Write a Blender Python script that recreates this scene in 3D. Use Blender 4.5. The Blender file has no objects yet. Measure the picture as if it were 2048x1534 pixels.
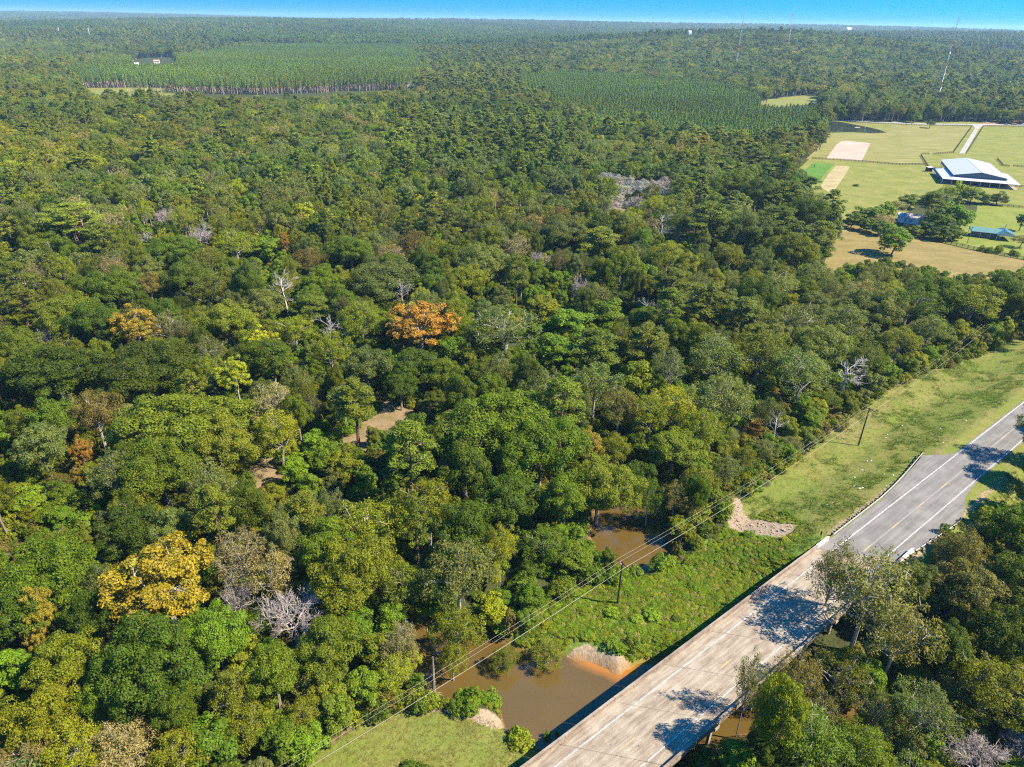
import bpy, math, random
import numpy as np
from math import radians, sin, cos, pi, sqrt, atan2, exp
from mathutils import Matrix, Vector

scene = bpy.context.scene
C = scene.collection
# ------------------------------------------------------------------ camera
F, HC = 1365.3, 94.0
PITCH, ROLL = radians(27.97), radians(1.0)
cam_d = bpy.data.cameras.new('camera')
cam_d.lens, cam_d.sensor_width, cam_d.sensor_fit = 24.0, 36.0, 'HORIZONTAL'
cam_d.clip_start, cam_d.clip_end = 0.5, 60000
cam = bpy.data.objects.new('camera', cam_d)
C.objects.link(cam)
cam.matrix_world = Matrix.Translation((0, 0, HC)) @ Matrix.Rotation(pi/2 - PITCH, 4, 'X') @ Matrix.Rotation(ROLL, 4, 'Z')
scene.camera = cam
# ------------------------------------------------------------------ sky and sun
SUN_EL, SUN_AZ = radians(47), radians(-10)          # azimuth measured from +X towards +Y
world = bpy.data.worlds.new('World')
scene.world = world
world.use_nodes = True
wt = world.node_tree
wt.nodes.clear()
sky = wt.nodes.new('ShaderNodeTexSky')
sky.sky_type = 'NISHITA'
sky.sun_disc = False
sky.sun_elevation = SUN_EL
sky.sun_rotation = radians(90) - SUN_AZ
sky.altitude = 300
sky.air_density = 1.0
sky.dust_density = 0.1
sky.ozone_density = 4.0
geo = wt.nodes.new('ShaderNodeTexCoord')
sep = wt.nodes.new('ShaderNodeSeparateXYZ')
com = wt.nodes.new('ShaderNodeCombineXYZ')
ab = wt.nodes.new('ShaderNodeMath'); ab.operation = 'MULTIPLY_ADD'   # the whole sky is a clear, deep one: lift the look-up
ab.inputs[1].default_value = 0.8; ab.inputs[2].default_value = 0.42
hsv = wt.nodes.new('ShaderNodeHueSaturation')
hsv.inputs['Saturation'].default_value = 1.45
hsv.inputs['Value'].default_value = 1.0
bg = wt.nodes.new('ShaderNodeBackground')
bg.inputs['Strength'].default_value = 0.145
wo = wt.nodes.new('ShaderNodeOutputWorld')
L = wt.links.new
L(geo.outputs['Generated'], sep.inputs[0])
L(sep.outputs['X'], com.inputs['X']); L(sep.outputs['Y'], com.inputs['Y'])
L(sep.outputs['Z'], ab.inputs[0]); L(ab.outputs[0], com.inputs['Z'])
L(com.outputs[0], sky.inputs['Vector'])
L(sky.outputs[0], hsv.inputs['Color']); L(hsv.outputs[0], bg.inputs['Color']); L(bg.outputs[0], wo.inputs['Surface'])
sun_d = bpy.data.lights.new('sun', 'SUN')
sun_d.energy, sun_d.angle, sun_d.color = 5.0, radians(0.53), (1.0, 0.91, 0.75)
sun = bpy.data.objects.new('sun', sun_d)
C.objects.link(sun)
SDIR = Vector((cos(SUN_EL)*cos(SUN_AZ), cos(SUN_EL)*sin(SUN_AZ), sin(SUN_EL)))
sun.rotation_euler = SDIR.to_track_quat('Z', 'Y').to_euler()
sun.location = (60, -20, 140)
scene.view_settings.view_transform = 'Standard'
scene.view_settings.look = 'None'
scene.view_settings.exposure = 1.5
scene.view_settings.gamma = 1.0
scene.view_settings.use_curve_mapping = False
scene.cycles.max_bounces = 6
scene.cycles.diffuse_bounces = 3
scene.cycles.glossy_bounces = 2
scene.cycles.transmission_bounces = 3
scene.cycles.volume_bounces = 0
scene.cycles.use_denoising = False
scene.cycles.filter_width = 1.2
scene.cycles.denoiser = 'OPENIMAGEDENOISE'
scene.cycles.denoising_input_passes = 'RGB_ALBEDO_NORMAL'
scene.cycles.denoising_prefilter = 'ACCURATE'
scene.cycles.caustics_reflective = False
scene.cycles.caustics_refractive = False

# ------------------------------------------------------------------ photograph pixel (2048 wide) <-> place
CR = np.array(cam.matrix_world.to_3x3())
def ray(u, v): return CR @ np.array([(u-1024)/F, -(v-767)/F, -1.0])
def at(u, v, z=0.0):
    d = ray(u, v); t = (z-HC)/d[2]
    return np.array([d[0]*t, d[1]*t, z])
def proj(p):
    q = (np.asarray(p, float) - np.array([0, 0, HC])) @ CR
    w = -q[..., 2]
    w = np.where(w < 0.1, 0.1, w)
    return 1024 + F*q[..., 0]/w, 767 - F*q[..., 1]/w, w
def poly(px, z=0.0): return np.array([at(u, v, z)[:2] for u, v in px])
def inside(P, x, y):
    x = np.asarray(x, float); y = np.asarray(y, float)
    r = np.zeros(x.shape, bool)
    n = len(P)
    for i in range(n):
        x0, y0 = P[i]; x1, y1 = P[(i+1) % n]
        if y0 == y1: continue
        c = ((y0 > y) != (y1 > y)) & (x < (x1-x0)*(y-y0)/(y1-y0) + x0)
        r ^= c
    return r
def sdist(P, x, y):
    """signed distance to polygon, negative inside"""
    x = np.asarray(x, float); y = np.asarray(y, float)
    d = np.full(x.shape, 1e9)
    n = len(P)
    for i in range(n):
        a = P[i]; b = P[(i+1) % n]; e = b-a
        t = np.clip(((x-a[0])*e[0] + (y-a[1])*e[1]) / max(e@e, 1e-9), 0, 1)
        d = np.minimum(d, np.hypot(x-a[0]-t*e[0], y-a[1]-t*e[1]))
    return np.where(inside(P, x, y), -d, d)
def line_dist(P, x, y):
    d = np.full(np.shape(x), 1e9)
    for i in range(len(P)-1):
        a = P[i]; b = P[i+1]; e = b-a
        t = np.clip(((x-a[0])*e[0] + (y-a[1])*e[1]) / max(e@e, 1e-9), 0, 1)
        d = np.minimum(d, np.hypot(x-a[0]-t*e[0], y-a[1]-t*e[1]))
    return d
def sstep(a, b, x):
    t = np.clip((x-a)/(b-a), 0, 1); return t*t*(3-2*t)
_nr = np.random.RandomState(5)
_N = _nr.rand(64, 64)
def vnoise(x, y):
    xi = np.floor(x).astype(int); yi = np.floor(y).astype(int)
    fx = x-xi; fy = y-yi
    fx = fx*fx*(3-2*fx); fy = fy*fy*(3-2*fy)
    g = lambda i, j: _N[i % 64, j % 64]
    return (g(xi, yi)*(1-fx)+g(xi+1, yi)*fx)*(1-fy) + (g(xi, yi+1)*(1-fx)+g(xi+1, yi+1)*fx)*fy

# road frame: s along the road, o to its left, origin on the left edge line
RO = np.array([5.8, 56.9]); RD = np.array([0.78338, 0.62154]); RN = np.array([-RD[1], RD[0]])
RANG = atan2(RD[1], RD[0])
ZR = 4.5
def so(x, y): return (x-RO[0])*RD[0]+(y-RO[1])*RD[1], (x-RO[0])*RN[0]+(y-RO[1])*RN[1]
def rw(s, o): return RO + RD*s + RN*o
SKEW = -0.85
S_ABUT = 72.3
RFRAME = Matrix.Translation((RO[0], RO[1], 0)) @ Matrix.Rotation(RANG, 4, 'Z')

ZW = -2.2
POOL_A = [(800, 1270), (850, 1300), (838, 1350), (846, 1392), (876, 1402), (910, 1404), (950, 1400), (985, 1402), (1003, 1420), (1010, 1445), (1038, 1478),
          (1072, 1494), (1150, 1520), (1260, 1530), (1340, 1510), (1410, 1486), (1450, 1478), (1500, 1474), (1560, 1474), (1720, 1500), (1760, 1440), (1600, 1390), (1500, 1360),
          (1400, 1330), (1330, 1322), (1280, 1326), (1258, 1336), (1236, 1350), (1214, 1338), (1172, 1322), (1130, 1314), (1060, 1306), (1010, 1290), (960, 1280), (900, 1272), (860, 1250), (820, 1240)]
POOL_B = [(1180, 1060), (1186, 1105), (1215, 1140), (1242, 1153), (1290, 1146), (1345, 1128), (1350, 1105), (1332, 1070), (1322, 1040), (1312, 1000), (1300, 965), (1250, 960), (1200, 1000)]
POOL_C = [(1484, 884), (1500, 846), (1540, 832), (1556, 852), (1540, 886), (1505, 898)]
RIVA, RIVB, RIVC = poly(POOL_A, ZW), poly(POOL_B, ZW), poly(POOL_C, ZW)
RUN = np.array([at(u, v, ZW)[:2] for u, v in [(830, 1260), (790, 1245)]])

def river_d(x, y):
    return np.minimum.reduce([sdist(RIVA, x, y), sdist(RIVB, x, y), sdist(RIVC, x, y), line_dist(RUN, x, y)-2.2])
def ground_z(x, y):
    x = np.asarray(x, float); y = np.asarray(y, float)
    near = 1 - sstep(190, 240, y)
    near = near * (1-sstep(200, 260, np.abs(x)))
    b = 0.15 + near*(0.9*(vnoise(x/17+9, y/17)-.5) + 0.35*(vnoise(x/4.1, y/4.1+3)-.5))
    b = b - 0.15*(1-near)
    for hx, hy, hh, hs in ((760, 2300, 52, 420), (-1500, 4200, 40, 900), (2400, 3600, 45, 900), (-400, 6500, 50, 1500), (3500, 8000, 60, 2000), (-5200, 9500, 70, 2200), (1200, 12500, 50, 2500)):
        b = b + hh*np.exp(-((x-hx)**2+(y-hy)**2)/(2*hs*hs))*sstep(1150, 1800, y)
    s, o = so(x, y)
    out = np.maximum(np.maximum(o-3.6, -11.2-o), 0)
    e = np.maximum(0, ZR-.14-out*0.3)
    edge = S_ABUT + SKEW*o
    w1 = sstep(-9, 0.5, s-edge)
    w0 = sstep(9, -0.5, s-(-42+SKEW*o))
    far = 1-sstep(330, 420, s)
    b = np.maximum(b, b*(1-w1) + np.maximum(e*far, b)*w1)
    b = np.maximum(b, b*(1-w0) + np.maximum(e, b)*w0)
    inr = (o < 5.4) & (o > -13)
    b = np.where(inr & (s > edge) & (s < 420), np.minimum(b, ZR-.12), b)
    d = river_d(x, y) + 1.1*(vnoise(x/2.3, y/2.3)-.5)*near
    t = np.clip(d/3.2, 0, 1)
    bank = ZW + (b-ZW)*t**0.7
    bed = ZW + np.maximum(d, -3)*0.55 - 0.02
    return np.where(d > 3.2, b, np.where(d > 0, bank, bed))
def gz(x, y): return float(ground_z(np.array([x]), np.array([y]))[0])

# ------------------------------------------------------------------ mesh helpers
class MB:
    """collects quads and triangles, links them as ONE mesh object"""
    def __init__(s): s.v = []; s.q = []; s.t = []; s.n = 0; s.qm = []; s.tm = []; s.att = {}
    def add(s, v, q=None, t=None, m=0):
        v = np.asarray(v, float).reshape(-1, 3)
        if q is not None and len(q):
            q = np.asarray(q, int); s.q.append(q+s.n); s.qm.append(np.full(len(q), m))
        if t is not None and len(t):
            t = np.asarray(t, int); s.t.append(t+s.n); s.tm.append(np.full(len(t), m))
        s.v.append(v); s.n += len(v)
        return s
    def box(s, x0, x1, y0, y1, z0, z1, m=0):
        v = [(x, y, z) for z in (z0, z1) for x, y in ((x0, y0), (x1, y0), (x1, y1), (x0, y1))]
        return s.add(v, [(3, 2, 1, 0), (4, 5, 6, 7), (0, 1, 5, 4), (1, 2, 6, 5), (2, 3, 7, 6), (3, 0, 4, 7)], m=m)
    def hexa(s, v, m=0):
        return s.add(v, [(3, 2, 1, 0), (4, 5, 6, 7), (0, 1, 5, 4), (1, 2, 6, 5), (2, 3, 7, 6), (3, 0, 4, 7)], m=m)
    def tube(s, pts, rad, n=5, m=0, cap=True):
        pts = np.asarray(pts, float); k = len(pts)
        rad = np.broadcast_to(np.asarray(rad, float), (k,))
        d = np.gradient(pts, axis=0); d /= np.maximum(np.linalg.norm(d, axis=1, keepdims=True), 1e-9)
        ref = np.where(np.abs(d[:, 2:3]) > .9, np.array([[1., 0, 0]]), np.array([[0, 0, 1.]]))
        a = np.cross(d, ref); a /= np.maximum(np.linalg.norm(a, axis=1, keepdims=True), 1e-9)
        b = np.cross(d, a)
        th = np.arange(n)*2*pi/n
        v = pts[:, None, :] + rad[:, None, None]*(np.cos(th)[None, :, None]*a[:, None, :] + np.sin(th)[None, :, None]*b[:, None, :])
        i = np.arange(k-1)[:, None]*n; j = np.arange(n)[None, :]; j2 = (j+1) % n
        q = np.stack([i+j, i+j2, i+n+j2, i+n+j], -1).reshape(-1, 4)
        s.add(v.reshape(-1, 3), q, m=m)
        if cap and n == 4: s.add(np.concatenate([v[0], v[-1]]), [(0, 1, 2, 3), (7, 6, 5, 4)], m=m)
        elif cap:
            s.add(np.concatenate([v[0], pts[:1]]), t=[(jj, (jj+1) % n, n) for jj in range(n)], m=m)
            s.add(np.concatenate([v[-1], pts[-1:]]), t=[((jj+1) % n, jj, n) for jj in range(n)], m=m)
        return s
    def bar(s, a, b, w, h, m=0):
        """a rectangular bar from a to b"""
        a = np.asarray(a, float); b = np.asarray(b, float); d = b-a; d /= np.linalg.norm(d)
        r = np.array([0, 0, 1.]) if abs(d[2]) < .95 else np.array([1., 0, 0])
        x = np.cross(d, r); x /= np.linalg.norm(x); y = np.cross(x, d)
        v = [p+x*i*w/2+y*j*h/2 for p in (a, b) for i, j in ((-1, -1), (1, -1), (1, 1), (-1, 1))]
        return s.hexa(v, m)
    def mesh(s, name, mats, atts=None, smooth=False):
        me = bpy.data.meshes.new(name)
        v = np.concatenate(s.v); me.vertices.add(len(v)); me.vertices.foreach_set('co', v.ravel())
        q = np.concatenate(s.q) if s.q else np.zeros((0, 4), int); t = np.concatenate(s.t) if s.t else np.zeros((0, 3), int)
        lp = np.concatenate([q.ravel(), t.ravel()])
        st = np.concatenate([np.arange(len(q))*4, len(q)*4+np.arange(len(t))*3])
        me.loops.add(len(lp)); me.loops.foreach_set('vertex_index', lp.astype(np.int32))
        me.polygons.add(len(st)); me.polygons.foreach_set('loop_start', st.astype(np.int32))
        mi = np.concatenate((s.qm or []) + (s.tm or [])) if (s.qm or s.tm) else np.zeros(0)
        for m in (mats if isinstance(mats, (list, tuple)) else [mats]): me.materials.append(m)
        me.polygons.foreach_set('material_index', mi.astype(np.int32))
        me.polygons.foreach_set('use_smooth', np.full(len(st), bool(smooth)))
        for k, a in (atts or {}).items():
            at_ = me.attributes.new(k, 'FLOAT', 'POINT'); at_.data.foreach_set('value', np.asarray(a, np.float32))
        me.update(calc_edges=True)
        return me
def link(name, me, parent=None, frame=None):
    o = bpy.data.objects.new(name, me); C.objects.link(o)
    if parent is not None: o.parent = parent
    if frame is not None: o.matrix_world = frame
    return o
def tag(o, label=None, cat=None, group=None, kind=None):
    if label: o['label'] = label
    if cat: o['category'] = cat
    if group: o['group'] = group
    if kind: o['kind'] = kind
    return o
def thing(name, label, cat, loc=(0, 0, 0), rz=0.0, group=None):
    o = bpy.data.objects.new(name, None); C.objects.link(o)
    o.location = loc; o.rotation_euler = (0, 0, rz); o.empty_display_size = .5
    return tag(o, label, cat, group)

# ------------------------------------------------------------------ materials
class NT:
    def __init__(s, name):
        s.m = bpy.data.materials.new(name); s.m.use_nodes = True; s.t = s.m.node_tree; s.t.nodes.clear()
        s.out = s.t.nodes.new('ShaderNodeOutputMaterial')
    def n(s, ty, **kw):
        nd = s.t.nodes.new(ty)
        for k, v in kw.items():
            if k.startswith('i_'):
                key = k[2:]; nd.inputs[int(key) if key.isdigit() else key.replace('_', ' ')].default_value = v
            else: setattr(nd, k, v)
        return nd
    def l(s, a, b): s.t.links.new(a, b)
    def coords(s, scale=(1, 1, 1), kind='Object'):
        tc = s.n('ShaderNodeTexCoord'); mp = s.n('ShaderNodeMapping'); mp.inputs['Scale'].default_value = scale
        s.l(tc.outputs[kind], mp.inputs['Vector']); return mp.outputs[0]
    def noise(s, vec, scale, detail=4, rough=.55):
        nd = s.n('ShaderNodeTexNoise'); nd.inputs['Scale'].default_value = scale; nd.inputs['Detail'].default_value = detail; nd.inputs['Roughness'].default_value = rough
        s.l(vec, nd.inputs['Vector']); return nd.outputs[0]
    def ramp(s, fac, stops):
        r = s.n('ShaderNodeValToRGB'); e = r.color_ramp.elements
        while len(e) < len(stops): e.new(.5)
        for i, (p, c) in enumerate(stops): e[i].position = p; e[i].color = (*c, 1) if len(c) == 3 else c
        s.l(fac, r.inputs[0]); return r.outputs[0]
    def mix(s, fac, a, b, mode='MIX'):
        m = s.n('ShaderNodeMix', data_type='RGBA', blend_type=mode)
        for v, k in ((fac, 0), (a, 6), (b, 7)):
            if isinstance(v, (int, float)): m.inputs[k].default_value = v
            elif isinstance(v, tuple): m.inputs[k].default_value = (*v, 1)
            else: s.l(v, m.inputs[k])
        return m.outputs[2]
    def math(s, op, a, b=0.0, c=0.0):
        m = s.n('ShaderNodeMath', operation=op)
        for i, v in enumerate((a, b, c)):
            if isinstance(v, (int, float)): m.inputs[i].default_value = v
            else: s.l(v, m.inputs[i])
        return m.outputs[0]
    def attr(s, name, typ='GEOMETRY'):
        return s.n('ShaderNodeAttribute', attribute_name=name, attribute_type=typ)
    def bsdf(s, col, rough=.9, spec=.2, bump=None, bstr=.3, bdist=.1, metal=0):
        p = s.n('ShaderNodeBsdfPrincipled')
        if isinstance(col, tuple): p.inputs['Base Color'].default_value = (*col, 1)
        else: s.l(col, p.inputs['Base Color'])
        if isinstance(rough, float): p.inputs['Roughness'].default_value = rough
        else: s.l(rough, p.inputs['Roughness'])
        p.inputs['Specular IOR Level'].default_value = spec; p.inputs['Metallic'].default_value = metal
        if bump is not None:
            b = s.n('ShaderNodeBump'); b.inputs['Strength'].default_value = bstr; b.inputs['Distance'].default_value = bdist
            s.l(bump, b.inputs['Height']); s.l(b.outputs[0], p.inputs['Normal'])
        s.l(p.outputs[0], s.out.inputs['Surface']); return p
def plain(name, col, rough=.7, spec=.3, metal=0, var=.15, sc=3.0):
    t = NT(name); f = t.noise(t.coords(), sc)
    a = tuple(c*(1-var) for c in col); b = tuple(min(1, c*(1+var)) for c in col)
    t.bsdf(t.ramp(f, [(.3, a), (.7, b)]), rough, spec, metal=metal)
    return t.m

def leaf_material(name, trans=.38, spec=.12, brown=.972):
    t = NT(name)
    tint = t.attr('tint', 'INSTANCER').outputs['Color']
    isl = t.n('ShaderNodeNewGeometry').outputs['Random Per Island']
    clump = t.attr('clump').outputs['Fac']
    v = t.math('MULTIPLY_ADD', isl, .75, .62)
    c1 = t.mix(1.0, tint, t.n('ShaderNodeCombineColor').outputs[0], 'MULTIPLY')
    comb = [n for n in t.t.nodes if n.bl_idname == 'ShaderNodeCombineColor'][0]
    t.l(v, comb.inputs[0]); t.l(v, comb.inputs[1]); t.l(v, comb.inputs[2])
    c2 = t.mix(t.math('MULTIPLY', clump, .55), c1, t.mix(1.0, c1, (1.4, 1.25, .7), 'MULTIPLY'))
    br = t.math('GREATER_THAN', isl, brown)
    c3 = t.mix(t.math('MULTIPLY', br, .7), c2, (.16, .1, .035))
    p = t.bsdf(c3, .55, spec)
    tr = t.n('ShaderNodeBsdfTranslucent'); t.l(t.mix(1.0, c3, (1.5, 1.6, .6), 'MULTIPLY'), tr.inputs[0])
    ms = t.n('ShaderNodeMixShader'); ms.inputs[0].default_value = trans
    t.l(p.outputs[0], ms.inputs[1]); t.l(tr.outputs[0], ms.inputs[2]); t.l(ms.outputs[0], t.out.inputs['Surface'])
    return t.m
M_LEAF = leaf_material('leaf_foliage')
def autumn():
    m = leaf_material('autumn_foliage', .3, .2, .93); nt = m.node_tree
    tintn = [n for n in nt.nodes if n.bl_idname == 'ShaderNodeAttribute' and n.attribute_name == 'tint'][0]; cl = [n for n in nt.nodes if n.bl_idname == 'ShaderNodeAttribute' and n.attribute_name == 'clump'][0]
    tgt = [l.to_socket for l in nt.links if l.from_node == tintn]
    r = nt.nodes.new('ShaderNodeValToRGB'); r.color_ramp.elements[0].position = .82; r.color_ramp.elements[1].position = .95; nt.links.new(cl.outputs['Fac'], r.inputs[0])
    mx = nt.nodes.new('ShaderNodeMix'); mx.data_type = 'RGBA'; nt.links.new(r.outputs[0], mx.inputs[0]); nt.links.new(tintn.outputs['Color'], mx.inputs[6]); mx.inputs[7].default_value = (.20, .19, .022, 1)
    for k in tgt: nt.links.new(mx.outputs[2], k)
    return m
M_AUTUMN = autumn()
M_NEEDLE = leaf_material('pine_needles', .2, .2, .985)
M_BARK = plain('grey_bark', (.2, .17, .13), .95, .1, sc=2)
M_PALEBARK = plain('pale_bark', (.30, .265, .22), .9, .1, sc=1.5, var=.3)
M_PINEBARK = plain('pine_bark', (.15, .095, .065), .95, .1, sc=2)
M_PLBARK = plain('pale_pine_bark', (.40, .30, .22), .95, .1, sc=2)
M_TWIG = plain('bare_twig', (.33, .28, .25), .95, .1, sc=2, var=.25)
M_DEAD = plain('bleached_wood', (.38, .35, .31), .9, .1, sc=2, var=.2)

# ------------------------------------------------------------------ vegetation shapes
def unit(v): return v/np.maximum(np.linalg.norm(v, axis=-1, keepdims=True), 1e-9)
def leaves(rng, c, nrm, L_, asp):
    """rhombic leaf clumps at c facing nrm -> verts, quads"""
    n = len(c)
    t = unit(np.cross(nrm, rng.normal(size=(n, 3)))); b = np.cross(nrm, t)
    L_ = (L_*rng.uniform(.65, 1.35, n))[:, None]; w = L_*asp
    v = np.stack([c+t*L_/2, c+b*w/2, c-t*L_/2, c-b*w/2], 1)
    return v.reshape(-1, 3), np.arange(n*4).reshape(-1, 4)
def lobes(rng, R, zc, vz, nl, low=-.45, inner=.25):
    i = np.arange(nl)+.5; ph = np.arccos(1-(1-low)*i/nl); th = pi*(1+5**.5)*i
    d = np.stack([np.cos(th)*np.sin(ph), np.sin(th)*np.sin(ph), np.cos(ph)], 1)+rng.normal(size=(nl, 3))*.16
    d = unit(d); a = np.arctan2(d[:, 1], d[:, 0]); p = rng.uniform(0, 6.28, 3)
    m = 1+.16*np.sin(2*a+p[0])+.12*np.sin(3*a+p[1])+.08*np.sin(5*a+p[2])
    rr = np.where(rng.rand(nl) < inner, rng.uniform(.25, .6, nl), rng.uniform(.66, 1., nl))
    return np.stack([d[:, 0]*R*m*rr, d[:, 1]*R*m*rr, zc+d[:, 2]*vz*rr*(1+.12*rng.normal(size=nl))], 1), d
def crown_cloud(rng, R, zc, vz, nl, lr, per, leaf, asp, sq=.75, spread=.45, up=.3, jit=.65, low=-.45, inner=.25):
    P, D = lobes(rng, R, zc, vz, nl, low, inner)
    cs, ns, cl = [], [], []
    for p, od in zip(P, D):
        r = lr*rng.uniform(.65, 1.3); k = max(6, int(per*(r/lr)**2))
        d = unit(rng.normal(size=(k, 3))+od*.45+np.array([0, 0, .35]))
        rad = r*(1-spread+spread*rng.rand(k)**.6)
        cs.append(p+d*rad[:, None]*np.array([1, 1, sq])); ns.append(unit(d+jit*rng.normal(size=(k, 3))*.7+np.array([0, 0, up])))
        cl.append(np.full(k, rng.rand()))
    c = np.concatenate(cs); n = np.concatenate(ns); cl = np.concatenate(cl)
    v, q = leaves(rng, c, n, leaf, asp)
    return v, q, np.repeat(cl, 4), P
def limb(mb, rng, a, b, r0, r1, n=4, seg=4, bend=.12, m=0):
    a = np.asarray(a, float); b = np.asarray(b, float); t = np.linspace(0, 1, seg)[:, None]
    L_ = np.linalg.norm(b-a); off = rng.normal(size=3)*bend*L_
    pts = a+(b-a)*t+off*(np.sin(t*pi))+np.array([0, 0, .12*L_])*np.sin(t*pi)
    mb.tube(pts, np.linspace(r0, r1, seg), n, m, cap=False); return pts
def branches(mb, rng, p, d, L_, r, depth, maxd, m=0, spread=.6, kids=(2, 4), upw=.12, mind=.02):
    """recursive bare limbs"""
    e = p+d*L_; mid = (p+e)/2+rng.normal(size=3)*L_*.07
    mb.tube([p, mid, e], [r, r*.8, r*.6], 4 if depth < 2 else 3, m, cap=False)
    if depth >= maxd: return
    for k in range(rng.randint(kids[0], kids[1]+1)):
        f = rng.uniform(.35, 1.0); st = p+(e-p)*f
        nd = unit(d+rng.normal(size=3)*spread+np.array([0, 0, upw]))
        branches(mb, rng, st, nd, L_*rng.uniform(.5, .8), max(r*.55, mind), depth+1, maxd, m, spread, kids, upw, mind)

class Tpl:
    pass
def make_tree(kind, seed, lod=0):
    """returns trunk MB, crown MB (or None), crown clump attribute, nominal R, h, zc"""
    rng = np.random.RandomState(seed*77+11)
    tr = MB(); cr = MB(); cl = None
    T = Tpl(); T.bark = M_BARK; T.leafm = M_LEAF
    k = (1, .36, .12, .016)[lod]; ls = (1, 1.6, 2.6, 6.6)[lod]
    def cloud(R, zc, vz, nl, lr, per, leaf, asp, **kw):
        nl2 = max(5, int(nl*(1, .7, .4, .22)[lod])); per2 = max(5, per*k*nl/nl2); lr2 = lr*(1, 1.1, 1.35, 1.6)[lod]
        v, q, c, P = crown_cloud(rng, R, zc, vz, nl2, lr2, per2, leaf*ls, min(asp*(1, 1.1, 1.2, 1.2)[lod], .95), **kw)
        cr.add(v, q); return c, P
    if kind == 'oak':
        T.R, T.h, T.zc, vz = 6., 16., 10.4, 4.9
        cl, P = cloud(5.1, T.zc, vz, 85, 1.35, 205, .345, .62)
        nlimb, tr_r = 9, .38
    elif kind == 'grand':
        T.R, T.h, T.zc, vz = 9.5, 18., 11.4, 5.8
        cl, P = cloud(8.4, T.zc, vz, 165, 1.6, 205, .38, .62)
        nlimb, tr_r = 12, .5
    elif kind == 'airy':
        T.R, T.h, T.zc, vz = 6., 17., 10.8, 5.6
        cl, P = cloud(5.3, T.zc, vz, 100, 1.2, 92, .36, .5, sq=.95, spread=.8, up=.15, jit=1.0)
        T.bark = M_PALEBARK; nlimb, tr_r = 14, .33
    elif kind == 'sparse':
        T.R, T.h, T.zc, vz = 6., 17., 10.6, 5.6
        cl, P = cloud(5.5, T.zc, vz, 120, 1.15, 50, .33, .55, sq=.85, spread=.9, up=.2, jit=1.1)
        T.bark = M_PALEBARK; nlimb, tr_r = 22, .28
    elif kind == 'sycamore':
        T.R, T.h, T.zc, vz = 7., 19., 11.6, 6.4
        cl, P = cloud(6.1, T.zc, vz, 115, 1.05, 165, .32, .75, spread=.7, up=.3, jit=.9)
        T.bark = M_PALEBARK; T.leafm = M_AUTUMN; nlimb, tr_r = 11, .4
    elif kind == 'young':
        T.R, T.h, T.zc, vz = 3.2, 9., 5.0, 4.0
        cl, P = cloud(2.7, T.zc, vz, 42, .95, 150, .33, .7, sq=.85, up=.4, low=-.75)
        nlimb, tr_r = 4, .16
    elif kind == 'shrub':
        T.R, T.h, T.zc, vz = 2., 2.8, .9, 1.6
        cl, P = cloud(1.6, T.zc, vz, 20, .75, 60, .34, .6, low=-.2, up=.35, spread=.6)
        nlimb, tr_r = 3, .06
    elif kind == 'pine':
        T.R, T.h, T.zc, vz = 5., 24., 17.5, 6.2
        T.bark = M_PINEBARK; T.leafm = M_NEEDLE
        npad = (46, 34, 20, 9)[lod]; per = 190*k*46/npad*.9
        cs, ns, cls, P = [], [], [], []
        for i in range(npad):
            f = (i+.5)/npad; z = 11.5+11.6*f; pr = sin(pi*min(1, .18+.80*f))**.8
            a = i*2.4+rng.normal()*.5; d = 4.6*pr*rng.uniform(.35, 1.)
            p = np.array([cos(a)*d, sin(a)*d, z+.12*d]); P.append(p)
            r = rng.uniform(.9, 1.55)*(1, 1, 1.25, 1.6)[lod]; kk = max(5, int(per*(r/1.25)**2))
            dd = unit(rng.normal(size=(kk, 3))+np.array([0, 0, .5]))
            cs.append(p+dd*(r*(1-.6*rng.rand(kk)))[:, None]*np.array([1, 1, .5])); ns.append(unit(dd*.6+rng.normal(size=(kk, 3))*.6+np.array([0, 0, .5])))
            cls.append(np.full(kk, rng.rand()))
        cl = np.repeat(np.concatenate(cls), 4)
        v, q = leaves(rng, np.concatenate(cs), np.concatenate(ns), .5*ls, .34 if lod == 0 else .5); cr.add(v, q)
        P = np.array(P); nlimb, tr_r = 0, .34
        pts = np.array([[0, 0, -.4], [.15, .1, 8], [.1, -.2, 15], [0, 0, 23]]); tr.tube(pts, [.36, .28, .2, .05], 6 if lod == 0 else 4, cap=False)
        if lod < 2:
            for p in P[::2]: limb(tr, rng, (0, 0, p[2]-.7), p, .07, .03, 3, 3, .04)
            for q_ in range(4):
                a = rng.uniform(0, 6.28); z = rng.uniform(8, 12); tr.tube([(0, 0, z), (cos(a)*1.6, sin(a)*1.6, z+.3)], [.06, .025], 3, cap=False)
    elif kind == 'plantation':
        T.R, T.h, T.zc, vz = 2.7, 20., 13.5, 6.
        T.bark = M_PLBARK; T.leafm = M_NEEDLE
        npad = (40, 26, 15, 7)[lod]; per = 70*k*40/npad
        cs, ns, cls = [], [], []
        for i in range(npad):
            f = (i+.5)/npad; z = 9+10.7*f; d = 2.3*(1-f)**.75*rng.uniform(.4, 1.)+.08; a = i*2.4+rng.normal()*.4
            p = np.array([cos(a)*d, sin(a)*d, z]); r = (.95-.5*f)*(1, 1, 1.2, 1.5)[lod]; kk = max(4, int(per))
            dd = unit(rng.normal(size=(kk, 3))+np.array([0, 0, .3])); cs.append(p+dd*(r*(1-.6*rng.rand(kk)))[:, None]*np.array([1, 1, .7]))
            ns.append(unit(dd+rng.normal(size=(kk, 3))*.5+np.array([0, 0, .2]))); cls.append(np.full(kk, rng.rand()))
        cl = np.repeat(np.concatenate(cls), 4)
        v, q = leaves(rng, np.concatenate(cs), np.concatenate(ns), .42*ls, .5); cr.add(v, q)
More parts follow.
